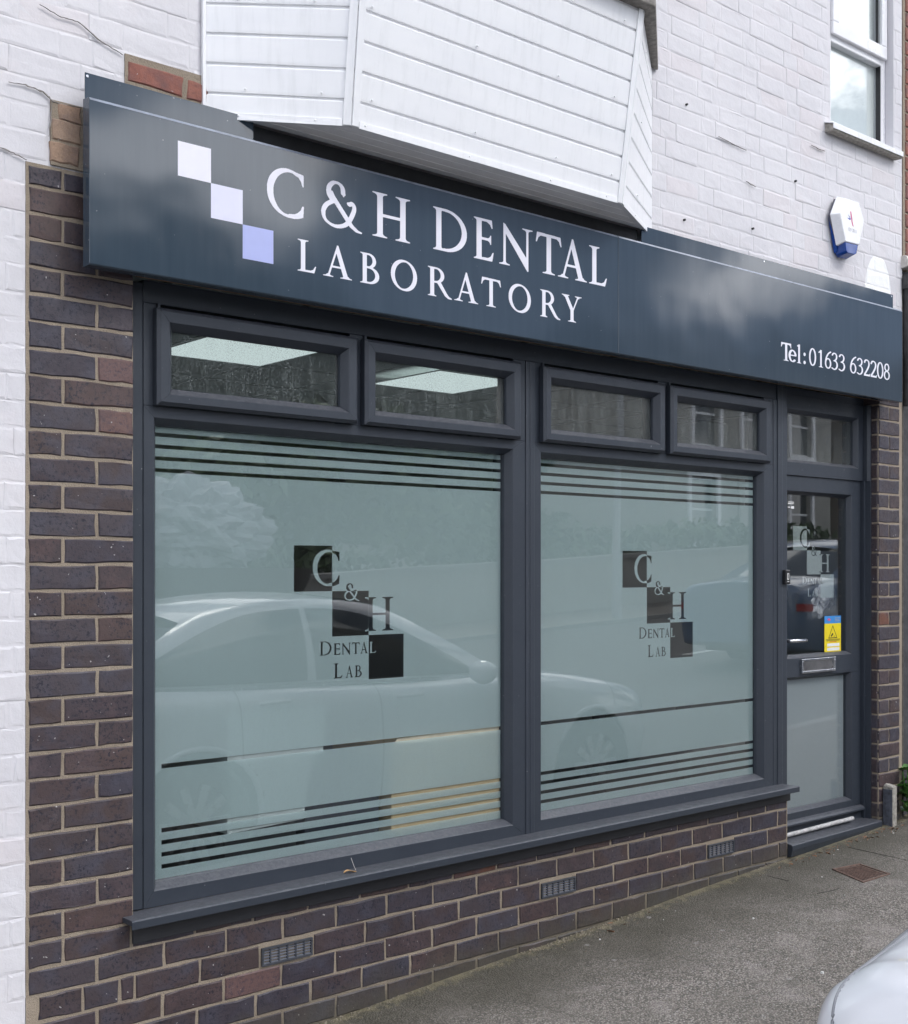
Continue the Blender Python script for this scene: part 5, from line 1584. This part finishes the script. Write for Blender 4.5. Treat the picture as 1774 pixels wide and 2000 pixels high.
# body with the wheel arches left open
def build_car(name, pos, label, group, paint, par_group=True):
    car = thing(name, pos, label, 'car', group)
    P0 = Vector(pos)
    nu, nv = 300, 80
    vs, fs = patch(0, NU - 1, 0, NV - 1, nu, nv)
    keep = []
    for f in fs:
        c = sum((vs[i] for i in f), Vector()) / 4
        if c.y > .55 and any((c.x - wx) ** 2 + (c.z - WR) ** 2 < ARCH ** 2 for wx in WHX): continue
        keep.append(f)
    vs, fs = mirrored(vs, keep)
    finish('body', vs, fs, paint, car, P0)
    for wx in WHX:
        for sgn in (1, -1):
            pts = []
            for k in range(33):
                a = math.pi * (-.13 + 1.26 * k / 32)
                x, z = wx + (ARCH - .004) * math.cos(a), WR + (ARCH - .004) * math.sin(a)
                u = u_at_x(x)
                v = min((j / 30 for j in range(20, 180)), key=lambda q: abs(float(catmull(np.array([catmull(RINGS[i], q) for i in range(NU)]), u)[2]) - z)) if k % 2 == 0 else None
                if v is None: continue
                p = body_pt(u, v); pts.append(P0 + Vector((x, sgn * (p.y - .006), z)))
            MB().tube(pts, .017, 8).build('wheel_arch', paint, car, smooth=True)
    m = MB()
    m.box((P0.x + .4, P0.y - .70, P0.z + .20), (P0.x + 4.6, P0.y + .70, P0.z + .62)); m.build('underbody', M_BLKPL, car)
    # cabin: rows from the rear screen foot over the roof to the windscreen foot
    CAB = np.array([[(x, a, z) for a, z in row_] for x, row_ in []]) if False else None
    xs_base = [.74, 1.08, 1.62, 2.3, 2.95, 3.55]
    xs_roof = [1.40, 1.55, 1.85, 2.25, 2.6, 2.78]
    zr = [1.36, 1.41, 1.455, 1.465, 1.435, 1.39]
    wr = [.545, .575, .60, .61, .595, .565]
    wb_ = [.74, .80, .825, .83, .82, .76]
    zb_ = [1.025, 1.0, .985, .975, .96, .945]
    def cab(u, v):          # u 0..5 along, v 0..1 from belt to roof edge, 1..2 roof edge to centre
        g = lambda a: float(catmull(np.array([[q] for q in a]), u)[0])
        B_ = Vector((g(xs_base), g(wb_), g(zb_))); T_ = Vector((g(xs_roof), g(wr), g(zr) - .03))
        if v <= 1:
            p = B_.lerp(T_, v); p.y += .035 * math.sin(math.pi * v); return p
        k = v - 1
        return Vector((T_.x, T_.y * (1 - k), T_.z + .045 * math.sin(k * math.pi / 2)))
    def cpatch(u0, u1, v0, v1, nu_, nv_, o_=0.0):
        vs_ = []
        for i in range(nu_ + 1):
            for j in range(nv_ + 1):
                u, v = u0 + (u1 - u0) * i / nu_, v0 + (v1 - v0) * j / nv_
                p = cab(u, v)
                if o_:
                    d = p - Vector((2.35, 0, .9)); d.x *= .25; p = p + d.normalized() * o_
                vs_.append(p)
        return vs_, [(i*(nv_+1)+j, (i+1)*(nv_+1)+j, (i+1)*(nv_+1)+j+1, i*(nv_+1)+j+1) for i in range(nu_) for j in range(nv_)]
    vs, fs = mirrored(*cpatch(0, 5, -.12, 2, 60, 24)); finish('roof', vs, fs, paint, car, P0)
    # screens: fill between the two side edges at u=0 and u=5
    for u, nm in ((0, 'rear_screen'), (5, 'windscreen')):
        vs, fs = [], []
        for j in range(13):
            v = -.1 + 1.02 * j / 12
            p = cab(u, v); sgn = -1 if u == 0 else 1
            for k in range(13):
                t = -1 + 2 * k / 12
                vs.append((p.x + sgn * .14 * (1 - t * t) * (1 - .35 * v), p.y * t, p.z + .02 * (1 - t * t)))
        for j in range(12):
            for k in range(12): fs.append((j*13+k, j*13+k+1, (j+1)*13+k+1, (j+1)*13+k))
        finish(nm, vs, fs, M_CGLASS, car, P0)
    for (sa, sb) in ((0.0, .515), (.535, 1.0)):
        for sgn in (1, -1):
            vs, NA, NB = [], 26, 8
            for i in range(NA + 1):
                q = sa + (sb - sa) * i / NA
                top = .10 + .80 * max(0.0, 1 - abs(2 * q - 1) ** 3.2) ** .62      # one long arched glass line
                for j in range(NB + 1):
                    u, v = .50 + 4.05 * q, .07 + (top - .07) * j / NB
                    p = cab(u, v); d = p - Vector((2.1, 0, .9)); d.x *= .25
                    p = p + d.normalized() * .006
                    vs.append(Vector((p.x, p.y * sgn, p.z)))
            f_ = [(i*(NB+1)+j, (i+1)*(NB+1)+j, (i+1)*(NB+1)+j+1, i*(NB+1)+j+1) for i in range(NA) for j in range(NB)]
            finish('side_window', vs, f_ if sgn > 0 else [t[::-1] for t in f_], M_CGLASS, car, P0)
    for sgn in (1, -1):
        v_, f_ = cpatch(.5, 4.75, .0, .045, 40, 1, .012)
        finish('waist_trim', [Vector((p.x, p.y * sgn, p.z)) for p in v_], f_, M_CHROME, car, P0)
    # boot lid: a skin a hair proud of the body, bounded by its shut line
    UB = u_at_x(.74)
    SEAM = spl([(UB, 6.36), (9.2, 6.34), (7.6, 6.28), (6.4, 6.12), (5.5, 5.80), (4.75, 5.35), (4.25, 4.8), (4.05, 4.1), (4.02, 3.4)], 8)
    def seam_v(u):
        if u <= 4.02: return 3.4
        return min(SEAM, key=lambda q: abs(q[0] - u))[1]
    us = np.linspace(0, UB, 56); vv = np.linspace(3.4, 9, 44); nb = len(vv)
    P_ = [[body_pt(u, v) for v in vv] for u in us]
    vs, fs = [], []
    for i in range(len(us)):
        for j in range(nb):
            du = P_[min(i + 1, len(us) - 1)][j] - P_[max(i - 1, 0)][j]; dv = P_[i][min(j + 1, nb - 1)] - P_[i][max(j - 1, 0)]
            nr = du.cross(dv); nr = nr.normalized() if nr.length > 1e-9 else Vector((-1, 0, 0))
            if nr.dot(P_[i][j] - Vector((CARL / 2, 0, .55))) < 0: nr = -nr
            vs.append(P_[i][j] + nr * .0012)
    for i in range(len(us) - 1):
        for j in range(nb - 1):
            if vv[j] >= seam_v((us[i] + us[i + 1]) / 2): fs.append((i*nb+j, (i+1)*nb+j, (i+1)*nb+j+1, i*nb+j+1))
    used = sorted({k for f in fs for k in f}); remap = {k: n_ for n_, k in enumerate(used)}
    vs, fs = mirrored([vs[k] for k in used], [tuple(remap[k] for k in f) for f in fs]); finish('boot_lid', vs, fs, paint, car, P0)
    for sgn in (1, -1):
        MB().tube([P0 + Vector((p.x, sgn * p.y, p.z)) for p in (body_pt(u, v) for u, v in SEAM)], .0042, 6).build('shut_line', flat('grey_shut_line', (.20, .205, .22), .6), car, smooth=True)
    uc, ud = u_at_x(3.60), u_at_x(4.80)
    vs, fs = patch(uc, ud, 7.0, 9, 22, 14, .003, .008); vs, fs = mirrored(vs, fs); finish('bonnet', vs, fs, paint, car, P0)
    for (a, b, v0, v1, nm, mat) in ((4.1, u_at_x(.23), 3.75, 4.3, 'tail_lamp', M_TAIL), (u_at_x(4.45), u_at_x(4.84), 4.4, 6.2, 'headlamp', M_LAMP)):
        v_, f_ = patch(a, b, v0, v1, 14, 8, .005, .012)
        for sgn in (1, -1): finish(nm, [Vector((p.x, p.y * sgn, p.z)) for p in v_], f_, mat, car, P0)
    # door shut lines, handles, mirrors
    for x in (1.55, 2.45, 3.42):
        u = u_at_x(x); v_, f_ = patch(u - .004, u + .004, 1.2, 6.4, 1, 26, .0015)
        for sgn in (1, -1): finish('shut_line', [Vector((p.x, p.y * sgn, p.z)) for p in v_], f_, M_BLKPL, car, P0)
    for x in (1.66, 2.56):
        for sgn in (1, -1):
            p = body_pt(u_at_x(x + .1), 5.0)
            MB().tube([P0 + Vector((p.x - .09, sgn * (p.y + .002), p.z)), P0 + Vector((p.x - .07, sgn * (p.y + .03), p.z + .004)), P0 + Vector((p.x + .08, sgn * (p.y + .03), p.z + .008)), P0 + Vector((p.x + .10, sgn * (p.y + .002), p.z + .008))], .011, 8).build('door_handle', paint, car, smooth=True)
    for sgn in (1, -1):
        lump('door_mirror', P0 + Vector((3.18, sgn * .945, 1.0)), .095, paint, car, .05, 3, (.7, 1.15, .75), 1)
    # wheels
    for wx in WHX:
        for sgn in (1, -1):
            prof = [(.205, -.105), (.30, -.11), (.33, -.085), (WR, -.04), (WR, .04), (.33, .085), (.30, .11), (.205, .105)]
            vs, fs = [], []; sg = 40
            for k in range(sg):
                a = 2 * math.pi * k / sg
                for r_, y in prof: vs.append((wx + r_ * math.cos(a), sgn * .80 + y, WR + r_ * math.sin(a)))
            n = len(prof)
            for k in range(sg):
                for j in range(n): fs.append((k*n+j, k*n+(j+1) % n, ((k+1) % sg)*n+(j+1) % n, ((k+1) % sg)*n+j))
            wh = finish('wheel', vs, fs, M_TYRE, car, P0, True, False)
            m = MB(); yo = sgn * .89
            for k in range(10):
                a = 2 * math.pi * k / 10; d = Vector((math.cos(a), 0, math.sin(a))); e = Vector((-math.sin(a), 0, math.cos(a)))
                c = P0 + Vector((wx, yo, WR))
                q = [c + d * .04 + e * .018, c + d * .04 - e * .018, c + d * .21 - e * .026, c + d * .21 + e * .026]
                m.add(q + [p - Vector((0, sgn * .03, 0)) for p in q], [(0, 1, 2, 3), (7, 6, 5, 4), (0, 4, 5, 1), (1, 5, 6, 2), (2, 6, 7, 3), (3, 7, 4, 0)])
            m.tube([P0 + Vector((wx, yo - sgn * .03, WR)), P0 + Vector((wx, yo + sgn * .004, WR))], .055, 14)
            m.build('rim', M_RIM, wh)
            vs = []; fs = []
            m = MB(); m.tube([P0 + Vector((wx, yo - sgn * .07, WR)), P0 + Vector((wx, yo - sgn * .06, WR))], .206, 28); m.build('wheel_disc', M_BLKPL, wh)
    return car
CX, CY = 1.73, -2.935
M_SILVER = carpaint('white_silver_paint', (.66, .67, .70))
build_car('parked_car', (CX, CY, gz(CX) - .098), 'white saloon car parked at the kerb, its rear corner entering at lower right', 'cars in the road', M_SILVER)
build_car('passing_car', (10.9, -4.6, gz(10.9) - .10), 'mid blue saloon car standing further along the road beyond the parked white one', 'cars in the road', carpaint('mid_blue_paint', (.10, .15, .24)))

# =================================================================== THE FAR SIDE OF THE STREET (seen in the glass)
M_ASHLAR = flat('pale_street_stone', (.34, .33, .30), .85, var=.12, scale=3, bump=.004, bscale=20)
M_SLATE = flat('roof_slate', (.075, .08, .09), .7, var=.2, scale=10)
def villa(x0, wd, label, mat, h=5.6):
    y0 = -16.5
    z = gz(x0 + wd / 2) - .1
    v = thing('stone_house', (x0 + wd / 2, y0 - 3, z), label, 'house', 'houses across the street')
    m = MB()
    cols = [x0 + wd * k for k in (.14, .42, .72)]
    opens = [(c, c + 1.1, zz, zz + 1.7) for c in cols for zz in (z + .9, z + 3.4)]
    opens[2] = (cols[1], cols[1] + 1.1, z + .05, z + 2.5)
    xs_ = sorted({x0, x0 + wd} | {o[0] for o in opens} | {o[1] for o in opens}); zs_ = sorted({z - .6, z + h} | {o[2] for o in opens} | {o[3] for o in opens})
    for a, b in zip(xs_[:-1], xs_[1:]):
        for c, d in zip(zs_[:-1], zs_[1:]):
            if any(o[0] <= a and b <= o[1] and o[2] <= c and d <= o[3] for o in opens): continue
            m.box((a, y0 - .3, c), (b, y0, d))
    m.box((x0, y0 - 6.3, z - .6), (x0 + wd, y0 - 6.0, z + h)).box((x0, y0 - 6, z - .6), (x0 + .3, y0 - .3, z + h)).box((x0 + wd - .3, y0 - 6, z - .6), (x0 + wd, y0 - .3, z + h))
    m.build('wall', mat, v)
    MB().box((x0 - .1, y0 + .001, z + h - .35), (x0 + wd + .1, y0 + .25, z + h - .1)).box((x0 - .05, y0 + .001, z + 2.95), (x0 + wd + .05, y0 + .12, z + 3.1)).build('cornice', mat, v, .02)
    dn = MB()
    for k in range(int(wd / .3)): dn.box((x0 + .1 + k * .3, y0 + .001, z + h - .5), (x0 + .22 + k * .3, y0 + .14, z + h - .351))
    dn.build('dentil_course', mat, v)
    r_ = MB(); r_.add([(x0 - .1, y0 + .25, z + h), (x0 + wd + .1, y0 + .25, z + h), (x0 + wd + .1, y0 - 3, z + h + 1.3), (x0 - .1, y0 - 3, z + h + 1.3), (x0 - .1, y0 - 6.4, z + h), (x0 + wd + .1, y0 - 6.4, z + h)], [(0, 1, 2, 3), (3, 2, 5, 4), (0, 3, 4), (1, 5, 2), (0, 4, 5, 1)])
    r_.build('roof', M_SLATE, v)
    for o in opens:
        f = MB(); a, b, c, d = o
        f.box((a - .12, y0 + .001, d), (b + .12, y0 + .07, d + .16)).box((a - .12, y0 + .001, c - .12), (b + .12, y0 + .1, c)).box((a - .12, y0 + .001, c), (a, y0 + .07, d)).box((b, y0 + .001, c), (b + .12, y0 + .07, d))
        f.build('window_surround', M_WFRAME if o is not opens[2] else mat, v)
        w_ = MB().box((a, y0 - .18, c), (b, y0 - .12, c + .07)).box((a, y0 - .18, (c + d) / 2 - .03), (b, y0 - .12, (c + d) / 2 + .03)).box((a, y0 - .18, d - .07), (b, y0 - .12, d)).build('window', M_WFRAME, v)
        MB().box((a, y0 - .16, c + .071), (b, y0 - .15, d - .096)).build('pane', M_CGLASS, w_)
    return v
villa(24.0, 7.6, 'pale stone villa across the street, nearer of the two', M_ASHLAR)
villa(32.4, 7.6, 'brown stone house across the street beyond the pale villa', flat('brown_street_stone', (.20, .165, .14), .85, var=.15, scale=3))
gw = thing('garden_wall', (5, -12.9, gz(5)), 'low stone garden wall along the far pavement', 'wall')
m = MB(); m.add([(x, y, gz(x) + z) for x in (-14, 44) for y, z in ((-13.0, -.2), (-12.65, -.2), (-12.65, .85), (-13.0, .85))], [(0, 1, 5, 4), (1, 2, 6, 5), (2, 3, 7, 6), (3, 0, 4, 7), (0, 3, 2, 1), (4, 5, 6, 7)])
m.build('stonework', M_ASHLAR, gw)
m = MB(); m.add([(x, y, gz(x) + z) for x in (-14, 44) for y, z in ((-13.05, .851), (-12.6, .851), (-12.6, .93), (-13.05, .93))], [(0, 1, 5, 4), (1, 2, 6, 5), (2, 3, 7, 6), (3, 0, 4, 7), (0, 3, 2, 1), (4, 5, 6, 7)])
m.build('coping', M_KERB, gw)
def foliage_mat(name, a, b):
    n = NT(name); n.p(Base_Color=n.mix(n.ramp(n.noise(1.3, 4), [(.3, 0.0), (.7, 1.0)]), a, b), Roughness=.6)
    return n.m
M_F1 = foliage_mat('dark_foliage', (.025, .045, .018), (.06, .10, .035)); M_F2 = foliage_mat('mid_foliage', (.04, .07, .025), (.09, .14, .05))
M_BARK = flat('bark', (.10, .08, .06), .9, var=.3, scale=12)
def leaves(center, rad, n, size, seed):
    rg = np.random.default_rng(seed); m = MB()
    blobs = [(np.array(center) + rg.normal(0, .45, 3) * np.array(rad), rg.uniform(.35, .6)) for _ in range(16)]
    for k in range(n):
        c, s_ = blobs[rg.integers(len(blobs))]
        d = rg.normal(0, 1, 3); d /= np.linalg.norm(d)
        p = c + d * np.array(rad) * s_ * rg.uniform(.6, 1.0)
        a = rg.normal(0, 1, 3); a /= np.linalg.norm(a); b = np.cross(a, d); b /= (np.linalg.norm(b) + 1e-9)
        q = size * rg.uniform(.6, 1.4)
        m.add([p - a * q, p + b * q * .6, p + a * q, p - b * q * .6], [(0, 1, 2, 3)])
    return m
def tree(x, y, h, rad, label, mat, seed):
    z = gz(x) - .1
    t = thing('street_tree', (x, y, z), label, 'tree', 'trees across the street')
    m = MB(); m.tube([(x, y, z - .3), (x + .05, y, z + h * .3), (x, y + .05, z + h * .55), (x + .05, y, z + h * .8)], [.2, .16, .11, .04], 9)
    for k in range(6):
        a = k * 1.05 + seed; m.tube([(x, y, z + h * (.32 + .06 * k)), (x + rad * .35 * math.cos(a), y + rad * .35 * math.sin(a), z + h * (.48 + .06 * k)), (x + rad * .7 * math.cos(a), y + rad * .7 * math.sin(a), z + h * (.58 + .06 * k))], [.08, .05, .02], 6)
    m.build('trunk', M_BARK, t)
    leaves((x, y, z + h * .66), (rad, rad, h * .32), 5200, .21, seed).build('crown', mat, t)
tree(7.0, -17.0, 4.2, 2.2, 'dark leafy tree across the street, furthest left of the three', M_F1, 3)
tree(12.5, -18.0, 3.8, 2.1, 'lower bushy tree across the street, middle of the three', M_F2, 5)
tree(18.5, -19.0, 4.2, 2.1, 'dark tree across the street beside the pale villa', M_F1, 8)
hd = thing('garden_hedge', (6, -13.9, gz(6)), 'clipped green hedge behind the low garden wall across the street', 'hedge')
m = leaves((6, -13.7, gz(6) + 1.1), (6.5, .45, .6), 3600, .11, 21); m2 = leaves((17.5, -13.7, gz(17.5) + 1.1), (6.5, .45, .6), 3600, .11, 22); m.add(m2.v, m2.f)
m.build('foliage', M_F2, hd)
lampp = thing('street_lamp', (15.8, -10.7, gz(15.8) - .08), 'pale steel street lamp column on the far pavement', 'street lamp')
MB().tube([(15.8, -10.7, gz(15.8) - .1), (15.8, -10.7, 3.0), (15.8, -10.7, 6.3), (15.8, -10.2, 6.6)], [.08, .06, .045, .04], 10).build('column', flat('galvanised', (.42, .43, .44), .5), lampp)
MB().box((15.7, -10.25, 6.54), (15.9, -9.6, 6.64)).build('lamp_head', flat('lamp_head', (.3, .3, .31), .4), lampp, .02)
# pale tarpaulin heap seen at the left of the glass
sk = thing('builders_skip', (8.2, -11.5, gz(8.2) - .07), 'dark builders skip standing on the far pavement under a white tarpaulin', 'skip')
z_ = gz(8.2) - .07
MB().add([(7.3, -12.2, z_), (9.1, -12.2, z_), (9.1, -10.9, z_), (7.3, -10.9, z_), (6.8, -12.4, z_ + 1.25), (9.6, -12.4, z_ + 1.25), (9.6, -10.7, z_ + 1.25), (6.8, -10.7, z_ + 1.25)], [(3, 2, 1, 0), (0, 1, 5, 4), (1, 2, 6, 5), (2, 3, 7, 6), (3, 0, 4, 7), (4, 5, 6, 7)]).build('tub', flat('skip_paint', (.06, .05, .045), .6, var=.3), sk)
tp = thing('tarpaulin_heap', (8.2, -11.5, z_ + 1.25), 'crumpled white tarpaulin heaped over the dark skip across the street', 'tarpaulin')
lump('sheet', (8.1, -11.55, z_ + 1.75), .85, flat('white_tarpaulin', (.42, .43, .46), .5, var=.15, scale=3), tp, .34, 5, (1.35, .8, .80), 4, 3.6)
# hills closing the far plain, shaped high to darken reflections in sign and glass
vs, fs = [], []
N_ = 220
for i in range(N_ + 1):
    a = math.pi * (1.0 + i / N_)
    r_ = 150
    az = math.degrees(a - 1.5 * math.pi)
    hh = 12 + 41 * math.exp(-((az - 27) / 15) ** 2) + 12 * math.exp(-((az - 58) / 20) ** 2) + 5 * mnoise.noise(Vector((i * .35, 7, 0))) + 3.5 * mnoise.noise(Vector((i * 1.1, 3, 0)))
    vs += [(r_ * math.cos(a), r_ * math.sin(a) - 10, -12), (r_ * 1.12 * math.cos(a), r_ * 1.12 * math.sin(a) - 10, hh), (r_ * 1.4 * math.cos(a), r_ * 1.4 * math.sin(a) - 10, hh * .6)]
for i in range(N_):
    for j in range(2): fs.append((3*i+j, 3*i+3+j, 3*i+4+j, 3*i+1+j))
tag(place('hills', mesh_from('hills', vs, fs, flat('wooded_hillside', (.050, .066, .056), .9, var=.22, scale=.25), True)), kind='structure')
